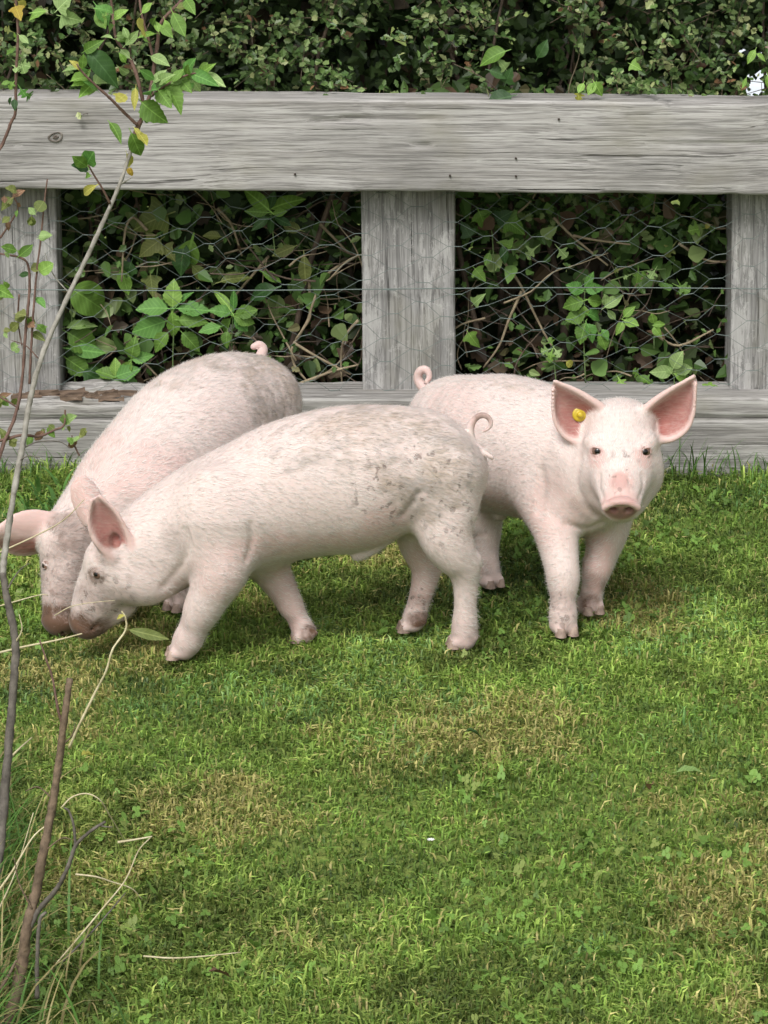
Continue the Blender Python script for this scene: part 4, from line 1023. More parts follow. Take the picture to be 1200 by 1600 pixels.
# ---------------- rear pig, three quarter view, rooting beside the first
def pig_rear():
    org = np.array((-.33, 5.08, 0))
    F = Field((-.68, 4.72, -.01), (-.05, 5.42, .42), VOX)
    f = np.array((-.64, -.768, 0)); L = np.array((.768, -.64, 0))
    st = [(412, 622, 5.30, .062, .068), (390, 638, 5.275, .096, .086), (346, 656, 5.22, .117, .104), (296, 686, 5.14, .122, .112), (250, 728, 5.07, .114, .106), (208, 765, 5.01, .102, .095), (172, 800, 4.965, .085, .080), (142, 830, 4.93, .068, .066)]
    F.chain([A4(x, y, Y, h, w) for x, y, Y, h, w in st], .02, L, 3)
    hip = at(405, 690, 5.25); sh = at(215, 810, 5.0)
    hf = []
    for k, fw in ((-1, .03), (1, -.05)):
        h0 = hip+L*k*.05+f*fw*.2; h0[2] = .17; kn = h0+f*(.02+fw*.5); kn[2] = .115; hk = h0+f*(-.025+fw); hk[2] = .09; an = h0+f*(-.01+fw); an[2] = .03
        F.chain([(*h0, .062), (*kn, .046), (*hk, .029), (*(an*.5+hk*.5), .0205), (*an, .0195)], .03); foot(F, an-np.array((0, 0, .008)), f[:2], .020, hf)
    for k, gx, gy, Yg in ((1, 281, 950, None), (-1, 195, 962, None)):
        g = ground(gx, gy); s0 = sh+L*k*.045; s0[2] = .19; el = s0*.55+g*.45; el[2] = .135; wr = s0*.2+g*.8; wr[2] = .075; an = g.copy(); an[2] = .028
        F.chain([(*s0, .058), (*el, .040), (*wr, .027), (*an, .021)], .03); foot(F, an-np.array((0, 0, .008)), f[:2], .021, hf)
    F.chain([A4(140, 825, 4.93, .066, .062), A4(116, 848, 4.90, .056, .052), A4(106, 885, 4.875, .047, .043), A4(100, 925, 4.855, .038, .035), A4(95, 955, 4.845, .031, .030), A4(93, 968, 4.84, .028, .029)], .02, L, 3)
    F.ell(at(98, 838, 4.885), (.036, .03, .026), None, .03)
    F.chain([A4(120, 940, 4.875, .024), A4(104, 968, 4.86, .018)], .015)
    sn = at(91, 974, 4.834); nx = np.array((-.25, -.5, -.83)); nx /= np.linalg.norm(nx); sx = np.cross(nx, (0, 0, 1)); sx /= np.linalg.norm(sx); sy = np.cross(nx, sx)
    F.ell(sn, (.010, .029, .022), (nx, sx, sy), .008)
    for k in (-1, 1): F.ell(sn+nx*.008+sx*k*.011, (.008, .005, .006), (nx, sx, sy), .003, cut=True)
    P, R = sheet([(84, 806), (52, 800), (22, 806), (-8, 828)], [(80, 852), (48, 864), (20, 864), (-8, 848)], 4.90, 4.87, -.020, .0062, .0034, roll=.03)
    F.cloud(P, R, .012); ears = [(P, (0, -.9, -.4), 1.0, 22, .55)]
    P, R = sheet([(140, 815), (152, 808), (163, 806), (174, 811)], [(150, 846), (164, 850), (174, 842), (179, 822)], 4.90, 4.88, .018, .0062, .0034)
    F.cloud(P, R, .012)
    tl = at(402, 556, 5.33)
    F.chain([A4(406, 560, 5.33, .0105), A4(411, 546, 5.345, .0088), A4(405, 539, 5.345, .0078), A4(396, 542, 5.34, .006)], .006)
    e = F.hit(71, 884); look = np.array((-.85, -.5, .1)); look /= np.linalg.norm(look); ec = e-look*.0034
    eyelids(F, ec, look, .0088, 0, .55)
    ec2 = ec + L*.085
    blobs = [('mud', F.hit(425, 605), (.07, .14, .075), .46), ('mud', F.hit(350, 556), (.11, .12, .020), .40), ('mud', F.hit(255, 592), (.07, .10, .018), .34), ('mud', F.hit(150, 700), (.05, .08, .04), .26), ('spot', F.hit(440, 630), (.05, .06, .05), .5),
             ('dirt', sn, (.045, .05, .04), 1.), ('dirt', F.hit(95, 900), (.05, .06, .07), .34), ('dirt', F.hit(112, 832), (.03, .05, .035), .45), ('spot', F.hit(95, 900), (.05, .06, .08), .6), ('dirt', F.hit(86, 818), (.016, .04, .016), .4), ('pink', F.hit(220, 740), (.10, .10, .05), .5), ('pink', F.hit(160, 720), (.06, .1, .05), .45), ('pink', F.hit(35, 815), (.05, .05, .02), .7), ('red', tl, (.03, .03, .03), .30)]
    build_pig('pig', 'rear pig in three quarter view with a clean saddle patch, rooting behind the nearest pig', F, org, [(ec, look, .0088), (ec2, np.array((.5, -.8, 0)), .0082)], hf, blobs, ears,
              flow=lambda P: np.tile(-f, (len(P), 1)), seed=2, no_hair=[(sn, .028), (tl, .03)])
pig_rear()

# ---------------- pig looking at the camera
def pig_tagged():
    org = np.array((.21, 5.05, 0))
    F = Field((.0, 4.68, -.01), (.54, 5.38, .44), VOX)
    f = np.array((.62, -.785, 0)); L = np.array((.785, .62, 0))
    st = [(690, 650, 5.235, .056, .062), (712, 666, 5.205, .088, .082), (748, 684, 5.15, .109, .101), (792, 694, 5.085, .119, .110), (838, 706, 5.025, .117, .107), (876, 722, 4.975, .110, .098), (912, 730, 4.93, .094, .084), (945, 725, 4.895, .076, .072)]
    F.chain([A4(x, y, Y, h, w) for x, y, Y, h, w in st], .02, L, 3)
    F.ell(at(905, 775, 4.925), (.066, .06, .055), None, .05)            # brisket
    hf = []
    F.chain([A4(855, 770, 4.93, .058), A4(866, 815, 4.885, .042), A4(872, 850, 4.86, .0335), A4(878, 888, 4.835, .0285), A4(880, 905, 4.829, .0275), A4(880, 935, 4.82, .0212), A4(880, 960, 4.815, .0235), A4(880, 972, 4.813, .0215)], .02)
    foot(F, at(879, 976, 4.813), (.35, -.94), .0215, hf)
    F.chain([A4(945, 780, 4.95, .052), A4(948, 825, 4.945, .038), A4(941, 862, 4.94, .0285), A4(933, 888, 4.936, .0255), A4(926, 918, 4.933, .0188), A4(922, 944, 4.933, .0210)], .02)
    foot(F, at(921, 946, 4.932), (.35, -.94), .0205, hf)
    F.chain([A4(730, 730, 5.145, .062), A4(744, 790, 5.11, .046), A4(757, 825, 5.10, .030), A4(760, 860, 5.095, .0215), A4(764, 890, 5.088, .0195), A4(766, 903, 5.085, .0195)], .03)
    foot(F, at(766, 906, 5.084), (.5, -.86), .0195, hf)
    h0 = np.array((.168, 5.255, .17)); an = np.array((.145, 5.28, .028))
    F.chain([(*h0, .06), (*(h0*.6+an*.4+np.array((.02, -.02, 0))), .043), (*(h0*.3+an*.7+np.array((-.01, .02, 0))), .028), (*an, .02)], .03); foot(F, an-np.array((0, 0, .008)), (.6, -.8), .020, hf)
    F.ell(at(782, 806, 5.06), (.010, .010, .009), None, .01)
    # head towards the camera
    X = np.array((1., 0, 0))
    F.chain([A4(967, 690, 4.90, .062, .058), A4(969, 704, 4.868, .062, .060), A4(970, 735, 4.825, .052, .055), A4(970, 765, 4.785, .037, .039), A4(970, 786, 4.758, .0285, .0325)], .02, X, 3)
    F.ell(at(970, 655, 4.885), (.050, .05, .030), None, .03)
    for k in (-1, 1):
        F.ell(at(970+k*38, 738, 4.860), (.030, .036, .046), None, .022)   # cheeks
        F.ell(at(970+k*36, 690, 4.835), (.020, .016, .013), None, .02)   # brow ridges
    F.ell(at(972, 782, 4.835), (.040, .045, .030), None, .025)           # throat and jaw
    F.ell(at(971, 800, 4.812), (.022, .030, .014), None, .014)            # lower lip
    F.chain([A4(969, 745, 4.782, .018), A4(970, 772, 4.756, .017)], .012)  # bridge of the snout
    sn = at(970, 792, 4.734); nx = np.array((0, -.82, -.57)); nx /= np.linalg.norm(nx); sx = X; sy = np.cross(nx, sx)
    F.ell(sn, (.0105, .0295, .0230), (nx, sx, sy), .005)
    rim = [sn+nx*.0065+sx*.0270*math.cos(a)+(-sy if sy[2] < 0 else sy)*.0205*math.sin(a) for a in np.linspace(math.radians(15), math.radians(165), 22)]
    F.cloud(rim, .0060, .004)
    up = (-sy if sy[2] < 0 else sy)
    for k in (-1, 1): F.ell(sn+nx*.010+sx*k*.0125+up*.0025, (.014, .0068, .0060), (nx, sx, sy), .003, cut=True)
    F.chain([(*(sn+nx*.0125+up*.002), .0018), (*(sn+nx*.0115-up*.018), .0018)], .003, cut=True)
    F.chain([A4(950, 808, 4.765, .0022), A4(970, 813, 4.745, .0022), A4(990, 808, 4.765, .0022)], .004, cut=True)
    # ears
    P, R = sheet([(938, 634), (912, 617), (892, 606), (877, 600), (867, 596)], [(924, 684), (905, 690), (882, 682), (866, 655), (864, 610)], 4.862, 4.855, .030, .0066, .0036)
    F.cloud(P, R, .012); ears = [(P, (.1, -1, .1), 1.0, 22, -1)]
    P, R = sheet([(1006, 640), (1028, 622), (1050, 607), (1068, 597), (1084, 588)], [(1022, 686), (1048, 687), (1072, 672), (1084, 645), (1087, 600)], 4.862, 4.855, .030, .0066, .0036)
    F.cloud(P, R, .012); ears.append((P, (-.1, -1, .1), 1.0, 22, -1))
    tb = at(660, 590, 5.27)
    F.chain([A4(684, 614, 5.25, .0125), A4(664, 607, 5.27, .0105), A4(653, 592, 5.278, .0085), A4(657, 579, 5.275, .0075), A4(667, 578, 5.27, .0065), A4(671, 589, 5.266, .0055), A4(666, 597, 5.262, .0042)], .006)
    eyes = []
    for k, (x, y) in ((-1, (933, 705)), (1, (1008, 706))):
        e = F.hit(x, y); look = np.array((k*.42, -.88, .12)); look /= np.linalg.norm(look); c = e-look*.0044
        eyelids(F, c, look, .0106, k*-.12, .64)
        zz = look; xx = np.cross(zz, (0, 0, 1)); xx /= np.linalg.norm(xx); yy = np.cross(xx, zz)
        F.cloud([e+xx*.0135*math.cos(a)+yy*(.0125*math.sin(a)-.0025)+zz*(-.0030-.004*abs(math.cos(a))**2) for a in np.linspace(0, 6.2832, 36, endpoint=False)], .0026, .006); eyes.append((c, look*.5+np.array((0, -.5, .1)), .0106))
    crease(F, [(942, 778), (936, 762), (936, 742)], .0022, .010)
    crease(F, [(999, 780), (1005, 762), (1004, 744)], .0022, .010)
    crease(F, [(954, 768), (956, 752), (958, 742)], .0014, .006)
    crease(F, [(986, 768), (984, 752), (982, 742)], .0014, .006)
    crease(F, [(906, 716), (900, 750), (912, 785), (930, 805)], .003, .016)
    crease(F, [(842, 800), (850, 770), (846, 735)], .003, .016)
    crease(F, [(885, 818), (915, 826), (940, 818)], .003, .014)
    blobs = [('mud', F.hit(790, 605), (.09, .12, .035), .25), ('spot', F.hit(790, 600), (.10, .12, .04), .35), ('dirt', F.hit(862, 745), (.022, .04, .05), .14), ('dirt', F.hit(880, 938), (.02, .03, .018), .22), ('spot', F.hit(878, 950), (.03, .04, .05), .7), ('dirt', F.hit(930, 912), (.02, .03, .02), .22), ('dirt', F.hit(922, 945), (.02, .03, .02), .5),
             ('spot', F.hit(970, 730), (.03, .04, .025), .8), ('spot', F.hit(968, 745), (.025, .04, .03), .6), ('pink', F.hit(968, 752), (.022, .03, .020), 1.), ('pink', sn, (.035, .035, .028), 1.), ('red', sn+nx*.01-up*.004, (.031, .016, .020), .72), ('dirt', sn+nx*.012-up*.004, (.022, .012, .012), .42), ('red', F.hit(933, 705), (.013, .016, .010), .35), ('red', F.hit(1008, 706), (.013, .016, .010), .35), ('red', sn+nx*.004+up*.021, (.03, .02, .010), .34), ('red', F.hit(968, 752), (.015, .02, .016), .36),
             ('pink', F.hit(933, 716), (.018, .02, .016), .9), ('pink', F.hit(1008, 716), (.018, .02, .016), .9), ('pink', F.hit(860, 800), (.05, .06, .06), .4), ('pink', F.hit(790, 790), (.08, .1, .025), .5), ('pink', F.hit(930, 870), (.03, .05, .06), .6), ('pink', F.hit(700, 640), (.08, .1, .05), .3), ('red', tb, (.026, .03, .026), .28), ('dirt', F.hit(905, 800), (.04, .05, .02), .14), ('mud', F.hit(720, 620), (.08, .1, .05), .22)]
    def flow(P):
        t = np.clip((4.93-P[:, 1])/.08, 0, 1)[:, None]*np.clip((P[:, 2]-.16)/.05, 0, 1)[:, None]
        return (1-t)*(-f)+t*np.column_stack([(P[:, 0]-.38)*6, np.full(len(P), .4), np.full(len(P), .9)])
    rt = build_pig('pig', 'pig on the right looking at the camera with a yellow tag in its ear', F, org, eyes, hf, blobs, ears, flow=flow, seed=3, hair_len=.0105, no_hair=[(sn, .034), (tb, .03)])
    # button ear tag
    c = F.hit(905, 647); n = np.array((.15, -.95, .1)); n /= np.linalg.norm(n); a = np.cross(n, (0, 0, 1)); a /= np.linalg.norm(a); b = np.cross(n, a)
    TAG = NT('yellow_plastic'); TAG.base((.50, .37, .025)); TAG.set(Roughness=.4)
    prof = [(0.0, -.0005), (.0112, -.0005), (.0122, .001), (.0116, .0024), (.008, .0027), (.0056, .0030), (.0050, .0045), (.0046, .0085), (.0036, .0098), (0, .0100)]
    V = []; k8 = 24
    for (r, h) in prof:
        for k in range(k8): V.append(c-org+n*(h+.002)+r*(a*math.cos(2*math.pi*k/k8)+b*math.sin(2*math.pi*k/k8)))
    q = [(i*k8+k, i*k8+(k+1) % k8, (i+1)*k8+(k+1) % k8, (i+1)*k8+k) for i in range(len(prof)-1) for k in range(k8)]
    o = obj_np('ear_tag', np.array(V), np.array(q), TAG.m, rt); o['label'] = 'yellow round plastic button tag'
pig_tagged()

# ------------------------------------------------------------------ foreground saplings and stalks at the left
random.seed(31)
BARK_G = bark_material('grey_sapling_bark', (.16, .145, .12), (.34, .32, .28), 70)
BARK_D = bark_material('dark_wet_bark', (.055, .046, .038), (.16, .14, .115), 70)
BARK_R = bark_material('red_brown_bark', (.07, .035, .025), (.17, .10, .075), 80)
BARK_B = bark_material('dead_brown_bark', (.06, .04, .025), (.20, .14, .09), 90)
STRAW = bark_material('dry_straw', (.36, .30, .16), (.60, .54, .36), 50)
GREEN_BLADE = leaf_material('long_grass_blade', (.07, .17, .03), (.13, .25, .05), .5, .35)
def shoot(parent, org, path, r0, r1, mat, name='branch', sides=8):
    P = [at(x, y, Y) for x, y, Y in path]; s = len(P)
    R = np.linspace(r0, r1, s)
    return tube(name, np.array(P)-org, R, mat, parent, sides=sides, bumps=.20, seed=s, smooth_n=9)
def leaves_on(parent, org, lst, Y, dy=.03, k=.73):
    for (b, tp, sh, mt, w) in lst:
        tp = (b[0]+(tp[0]-b[0])*k, b[1]+(tp[1]-b[1])*k)
        yb = Y+random.uniform(-.012, .012)
        place(lmesh(sh, mt), 'leaf', at(*b, yb), at(*tp, yb+random.uniform(-1, .6)*dy), np.array((random.uniform(-.6, .6), -1, random.uniform(.2, 1.0))), parent, w, org)

# main sapling: grey stem leaning up to the right, dark wet foot
so = ground(-22, 1470); sap = thing('sapling', so, 'leafy sapling with a grey stem leaning right in front of the left post', 'sapling')
shoot(sap, so, [(-22, 1470, so[1]), (-2, 1340, 3.66), (12, 1180, 3.70), (22, 1060, 3.72), (24, 1000, 3.73), (12, 940, 3.74), (4, 895, 3.75)], .0062, .0044, BARK_D, 'stem_foot', 10)
shoot(sap, so, [(4, 897, 3.75), (8, 860, 3.76), (22, 770, 3.78), (36, 690, 3.80), (48, 620, 3.82), (66, 555, 3.83), (98, 480, 3.85), (132, 410, 3.87), (162, 345, 3.88), (188, 285, 3.89), (208, 225, 3.90), (222, 185, 3.90)], .0042, .0022, BARK_G, 'stem', 10)
shoot(sap, so, [(205, 235, 3.90), (213, 205, 3.90), (222, 184, 3.90), (234, 150, 3.90), (240, 110, 3.91), (246, 70, 3.92), (252, 35, 3.92), (280, 5, 3.93), (300, -20, 3.94)], .0034, .0018, BARK_R)
shoot(sap, so, [(226, 170, 3.90), (214, 120, 3.90), (200, 85, 3.91), (182, 62, 3.92), (176, 20, 3.93), (172, -15, 3.93)], .0026, .0016, BARK_R)
shoot(sap, so, [(240, 95, 3.905), (232, 60, 3.91), (222, 25, 3.91), (216, -15, 3.92)], .0020, .0013, BARK_R)
shoot(sap, so, [(214, 195, 3.895), (196, 178, 3.89), (168, 150, 3.88), (148, 132, 3.875), (128, 112, 3.87), (120, 100, 3.87)], .0022, .0011, BARK_R)
shoot(sap, so, [(172, 318, 3.88), (160, 295, 3.87), (146, 272, 3.865), (138, 258, 3.86)], .0016, .0009, BARK_R)
shoot(sap, so, [(188, 288, 3.89), (198, 282, 3.88), (206, 277, 3.88)], .0012, .0008, BARK_G)
shoot(sap, so, [(236, 150, 3.90), (262, 132, 3.89), (290, 118, 3.885), (318, 112, 3.88)], .0018, .0010, BARK_R)
leaves_on(sap, so, [
  ((222, 160), (262, 200), 'tooth', 'mid', 1.15), ((228, 168), (240, 204), 'tooth', 'nettle', 1.2), ((205, 208), (228, 262), 'oval', 'mid', 1.0), ((198, 240), (212, 274), 'oval', 'yellow', .8), ((202, 262), (206, 278), 'round', 'amber', .8), ((215, 205), (236, 232), 'oval', 'yellow', .7), ((210, 200), (225, 215), 'lance', 'yellow', 1.6),
  ((172, 192), (197, 217), 'lance', 'mid', 1.4), ((138, 80), (198, 142), 'oval', 'dark', .95), ((186, 105), (214, 130), 'lance', 'pale', 1.2), ((212, 138), (208, 178), 'oval', 'yellow', .6), ((196, 148), (178, 162), 'round', 'yellow', .8), ((188, 150), (173, 145), 'oval', 'yellow', .8),
  ((128, 110), (106, 88), 'oval', 'yellow', .8), ((124, 108), (86, 102), 'lance', 'pale', 1.0), ((136, 122), (110, 116), 'oval', 'bright', 1.0), ((136, 126), (110, 130), 'oval', 'bright', .9), ((146, 130), (122, 150), 'lance', 'bright', 1.5), ((148, 132), (160, 105), 'oval', 'pale', 1.2), ((128, 108), (132, 76), 'oval', 'mid', 1.0), ((132, 80), (158, 62), 'oval', 'mid', 1.0), ((152, 130), (168, 122), 'lance', 'pale', 1.2),
  ((138, 262), (130, 222), 'oval', 'mid', 1.0), ((136, 260), (106, 240), 'oval', 'mid', .9), ((138, 264), (104, 254), 'oval', 'dark', .9), ((142, 275), (124, 272), 'oval', 'mid', 1.1), ((150, 290), (108, 312), 'lance', 'yellow', 1.1), ((136, 256), (148, 232), 'oval', 'nettle', 1.2),
  ((245, 140), (278, 152), 'oval', 'nettle', 1.1), ((262, 132), (300, 160), 'oval', 'pale', .9), ((280, 122), (300, 145), 'oval', 'mid', 1.), ((290, 118), (330, 108), 'oval', 'pale', .9), ((300, 116), (342, 128), 'oval', 'nettle', .9), ((310, 112), (336, 90), 'oval', 'bright', .9), ((315, 112), (366, 142), 'lance', 'pale', 1.1), ((296, 118), (318, 152), 'oval', 'pale', 1.), ((270, 128), (290, 98), 'oval', 'mid', 1.), ((285, 120), (310, 80), 'oval', 'nettle', .9), ((300, 118), (326, 135), 'oval', 'mid', 1.), ((255, 138), (272, 110), 'oval', 'bright', 1.), ((240, 130), (262, 100), 'oval', 'pale', .9), ((236, 148), (226, 120), 'oval', 'nettle', 1.1), ((248, 142), (270, 170), 'tooth', 'mid', 1.0), ((260, 135), (296, 170), 'tooth', 'mid', .9),
  ((270, 20), (296, 70), 'oval', 'mid', .9), ((276, 12), (302, 5), 'oval', 'olive', 1.2), ((248, 50), (242, 25), 'oval', 'bright', 1.), ((226, 50), (212, 30), 'round', 'yellow', .9), ((200, 60), (190, 35), 'oval', 'pale', 1.), ((196, 70), (225, 40), 'oval', 'pale', .8), ((178, 40), (158, 58), 'oval', 'mid', 1.), ((178, 30), (200, 8), 'oval', 'bright', 1.), ((176, 20), (150, 2), 'oval', 'nettle', 1.), ((222, 20), (242, -2), 'oval', 'bright', 1.), ((182, 62), (206, 62), 'oval', 'mid', .9), ((176, 60), (152, 48), 'lance', 'pale', 1.2), ((252, 40), (272, 60), 'oval', 'mid', 1.), ((290, 0), (306, 22), 'oval', 'mid', 1.)] +
  [((x+random.uniform(-10, 10), y+random.uniform(-10, 10)), (x+random.uniform(-34, 34), y+random.uniform(-26, 30)), random.choice(('oval', 'oval', 'lance')), random.choice(('pale', 'bright', 'nettle', 'mid', 'pale')), random.uniform(.8, 1.2)) for x, y in ((262, 132), (280, 124), (300, 116), (316, 112), (240, 120), (244, 90), (232, 60), (252, 36), (205, 95), (180, 60), (176, 25), (150, 134), (132, 116)) for _ in range(2)], 3.895)

# red-stemmed shoot with small crumpled leaves at the left edge
ro = ground(-70, 1420); red = thing('shrub_shoot', ro, 'thin red-brown shoot with small crumpled leaves at the left edge before the post', 'shrub')
shoot(red, ro, [(-70, 1420, ro[1]), (-55, 1100, 3.72), (-32, 860, 3.76), (0, 712, 3.80), (22, 655, 3.82), (34, 600, 3.83), (40, 520, 3.84), (46, 455, 3.85), (44, 415, 3.85), (30, 402, 3.85), (-4, 396, 3.85)], .0030, .0012, BARK_R, 'stem')
shoot(red, ro, [(46, 600, 3.83), (50, 520, 3.84), (56, 440, 3.85), (64, 370, 3.86), (70, 310, 3.86), (74, 280, 3.86)], .0017, .0009, BARK_R)
shoot(red, ro, [(0, 372, 3.86), (15, 350, 3.86), (28, 325, 3.86), (20, 305, 3.86)], .0014, .0009, BARK_R)
shoot(red, ro, [(-5, 690, 3.81), (35, 680, 3.82), (60, 682, 3.83), (85, 672, 3.84), (100, 664, 3.845), (102, 640, 3.85)], .0022, .0012, BARK_R)
shoot(red, ro, [(124, 712, 3.85), (116, 695, 3.85), (112, 680, 3.85)], .0012, .0008, BARK_R)
shoot(red, ro, [(30, 460, 3.85), (28, 500, 3.85), (34, 540, 3.85)], .0012, .0008, BARK_R)
shoot(red, ro, [(0, 620, 3.83), (20, 632, 3.83), (30, 640, 3.83)], .0014, .0010, BARK_R)
rl = [((30, 400), (58, 378), 'oval', 'mid', 1.1), ((26, 392), (-6, 382), 'oval', 'mid', 1.), ((48, 420), (72, 415), 'tooth', 'olive', 1.2), ((62, 425), (86, 408), 'round', 'bright', .9), ((46, 428), (22, 430), 'lance', 'dark', 1.4), ((58, 330), (72, 308), 'round', 'olive', 1.1), ((55, 335), (40, 320), 'tooth', 'pale', 1.), ((20, 310), (-5, 328), 'tooth', 'olive', 1.), ((20, 308), (40, 290), 'lance', 'brown', 1.8), ((26, 300), (8, 288), 'tooth', 'olive', 1.1),
      ((0, 340), (-10, 352), 'oval', 'brown', 1.), ((12, 345), (14, 365), 'oval', 'brown', 1.), ((-6, 450), (20, 465), 'tooth', 'bright', 1.), ((6, 440), (18, 458), 'oval', 'bright', 1.), ((56, 465), (76, 480), 'oval', 'nettle', 1.), ((40, 495), (14, 500), 'tooth', 'olive', 1.), ((42, 498), (62, 508), 'tooth', 'olive', 1.), ((30, 505), (5, 522), 'tooth', 'olive', .9), ((50, 520), (70, 528), 'lance', 'olive', 1.6), ((28, 540), (10, 545), 'round', 'pale', 1.), ((24, 545), (32, 552), 'round', 'pale', 1.2),
      ((8, 620), (-8, 632), 'oval', 'olive', 1.), ((20, 632), (28, 620), 'oval', 'olive', 1.), ((0, 622), (14, 612), 'oval', 'brown', 1.),
      ((102, 664), (98, 642), 'tooth', 'pale', 1.), ((104, 660), (116, 645), 'tooth', 'pale', 1.), ((85, 672), (72, 660), 'tooth', 'olive', 1.), ((70, 680), (60, 664), 'tooth', 'olive', 1.), ((114, 690), (100, 682), 'tooth', 'pale', 1.), ((116, 690), (128, 676), 'tooth', 'pale', 1.), ((114, 684), (108, 700), 'tooth', 'pale', 1.), ((124, 684), (140, 668), 'tooth', 'olive', 1.), ((126, 682), (136, 664), 'oval', 'olive', 1.), ((10, 690), (2, 665), 'tooth', 'olive', 1.), ((50, 682), (40, 700), 'oval', 'mid', 1.)]
rl += [((x+random.uniform(-8, 8), y+random.uniform(-8, 8)), (x+random.uniform(-24, 24), y+random.uniform(-20, 22)), random.choice(('oval', 'tooth', 'tooth')), random.choice(('olive', 'olive', 'pale', 'mid', 'brown')), random.uniform(.8, 1.3)) for x, y in ((14, 310), (30, 322), (8, 340), (44, 345), (30, 498), (46, 505), (12, 512), (60, 515), (20, 395), (60, 372), (5, 455), (96, 668), (112, 690), (68, 672), (20, 686), (8, 630)) for _ in range(2)]
leaves_on(red, ro, rl, 3.845, .015)

# trailing vine at the top left corner
vo = ground(-95, 1350); vine = thing('vine', vo, 'trailing vine with a yellow spotted leaf in the top left corner', 'vine')
shoot(vine, vo, [(-95, 1350, vo[1]), (-80, 900, 3.85), (-48, 420, 3.90), (-18, 270, 3.93), (4, 225, 3.94), (18, 190, 3.94), (24, 175, 3.94), (25, 120, 3.94), (28, 60, 3.94), (26, 15, 3.95), (22, -20, 3.95)], .0026, .0016, BARK_R, 'stem')
leaves_on(vine, vo, [((24, 10), (36, 40), 'ivy', 'amber', 1.), ((28, 2), (44, 24), 'round', 'yellow', .8), ((20, -6), (18, 10), 'oval', 'brown', 1.), ((50, 20), (82, 15), 'lance', 'bright', 1.6), ((26, 60), (20, 48), 'oval', 'bright', 1.), ((30, 55), (50, 72), 'oval', 'pale', .9), ((24, 75), (5, 88), 'oval', 'mid', .9), ((30, 100), (50, 104), 'haw', 'pale', 1.3), ((30, 100), (20, 108), 'haw', 'pale', 1.3), ((34, 100), (40, 120), 'haw', 'pale', 1.5), ((24, 125), (10, 140), 'haw', 'mid', 1.2), ((30, 135), (44, 158), 'haw', 'nettle', 1.3), ((38, 145), (58, 158), 'haw', 'nettle', 1.2), ((22, 155), (24, 176), 'oval', 'dark', 1.), ((18, 152), (10, 168), 'oval', 'dark', .8), ((20, 50), (2, 42), 'haw', 'olive', 1.2), ((16, 128), (-4, 132), 'oval', 'mid', 1.)], 3.94, .015)

# dead brown stem with side twigs, bottom left
do = ground(8, 1606); dead = thing('dead_stem', do, 'broken dead brown stem with bare side twigs standing in the bottom left grass', 'dead stem')
yb = do[1]
shoot(dead, do, [(8, 1606, yb), (24, 1560, yb+.01), (36, 1500, yb+.02), (42, 1450, yb+.02), (56, 1395, yb+.03), (66, 1340, yb+.03), (80, 1270, yb+.04), (92, 1190, yb+.05), (101, 1120, yb+.05), (109, 1060, yb+.06)], .0078, .0036, BARK_B, 'stem', 10)
shoot(dead, do, [(46, 1450, yb+.02), (62, 1420, yb+.02), (88, 1390, yb+.01), (106, 1355, yb), (118, 1322, yb), (140, 1300, yb-.01), (158, 1288, yb-.01), (165, 1284, yb-.01)], .0034, .0014, BARK_D)
shoot(dead, do, [(118, 1322, yb), (115, 1290, yb), (108, 1268, yb), (100, 1262, yb)], .0018, .0011, BARK_D)
shoot(dead, do, [(157, 1290, yb-.01), (166, 1292, yb-.012), (176, 1292, yb-.012)], .0010, .0006, BARK_D)
shoot(dead, do, [(58, 1560, yb-.02), (58, 1500, yb-.02), (62, 1440, yb-.02), (72, 1425, yb-.02)], .0026, .0018, BARK_D)
shoot(dead, do, [(-6, 1555, yb), (10, 1530, yb), (26, 1500, yb+.01)], .0024, .0016, BARK_B)
shoot(dead, do, [(99, 1140, yb+.05), (90, 1105, yb+.05), (82, 1060, yb+.06), (72, 1030, yb+.06), (62, 1000, yb+.07)], .0018, .0009, BARK_R)
shoot(dead, do, [(108, 1168, yb+.05), (125, 1130, yb+.04), (150, 1080, yb+.04), (166, 1048, yb+.03), (176, 1015, yb+.03), (196, 985, yb+.03), (196, 965, yb+.03), (190, 955, yb+.03)], .0016, .0010, STRAW)
leaves_on(dead, do, [((202, 984), (288, 1004), 'lance', 'olive', .8), ((194, 962), (176, 966), 'oval', 'yellow', .9)], yb+.03, .0)

# extra wispy side shoots
for (pa, mat_, rr) in (([(60, 560, 3.83), (40, 540, 3.83), (18, 532, 3.83)], BARK_R, .0010), ([(30, 720, 3.79), (44, 712, 3.79), (62, 715, 3.79)], BARK_D, .0012), ([(12, 920, 3.74), (24, 900, 3.74), (34, 888, 3.74), (46, 880, 3.74)], BARK_D, .0012), ([(20, 1010, 3.73), (34, 985, 3.72), (30, 960, 3.72)], STRAW, .0012), ([(110, 460, 3.86), (84, 430, 3.86), (70, 395, 3.86)], BARK_G, .0010), ([(36, 700, 3.8), (60, 690, 3.8), (92, 690, 3.8), (110, 700, 3.8)], BARK_D, .0011)):
    shoot(sap, so, pa, rr, rr*.5, mat_, sides=5)
for (pa, mat_, rr) in (([(84, 1250, yb+.04), (60, 1230, yb+.04), (40, 1236, yb+.03)], BARK_B, .0011), ([(70, 1330, yb+.03), (96, 1310, yb+.02), (112, 1312, yb+.02)], BARK_B, .0011), ([(50, 1420, yb+.02), (30, 1380, yb+.02), (22, 1340, yb+.02)], BARK_B, .0013), ([(96, 1165, yb+.05), (112, 1150, yb+.05), (118, 1132, yb+.05)], BARK_B, .0012)):
    shoot(dead, do, pa, rr, rr*.5, mat_, sides=5)

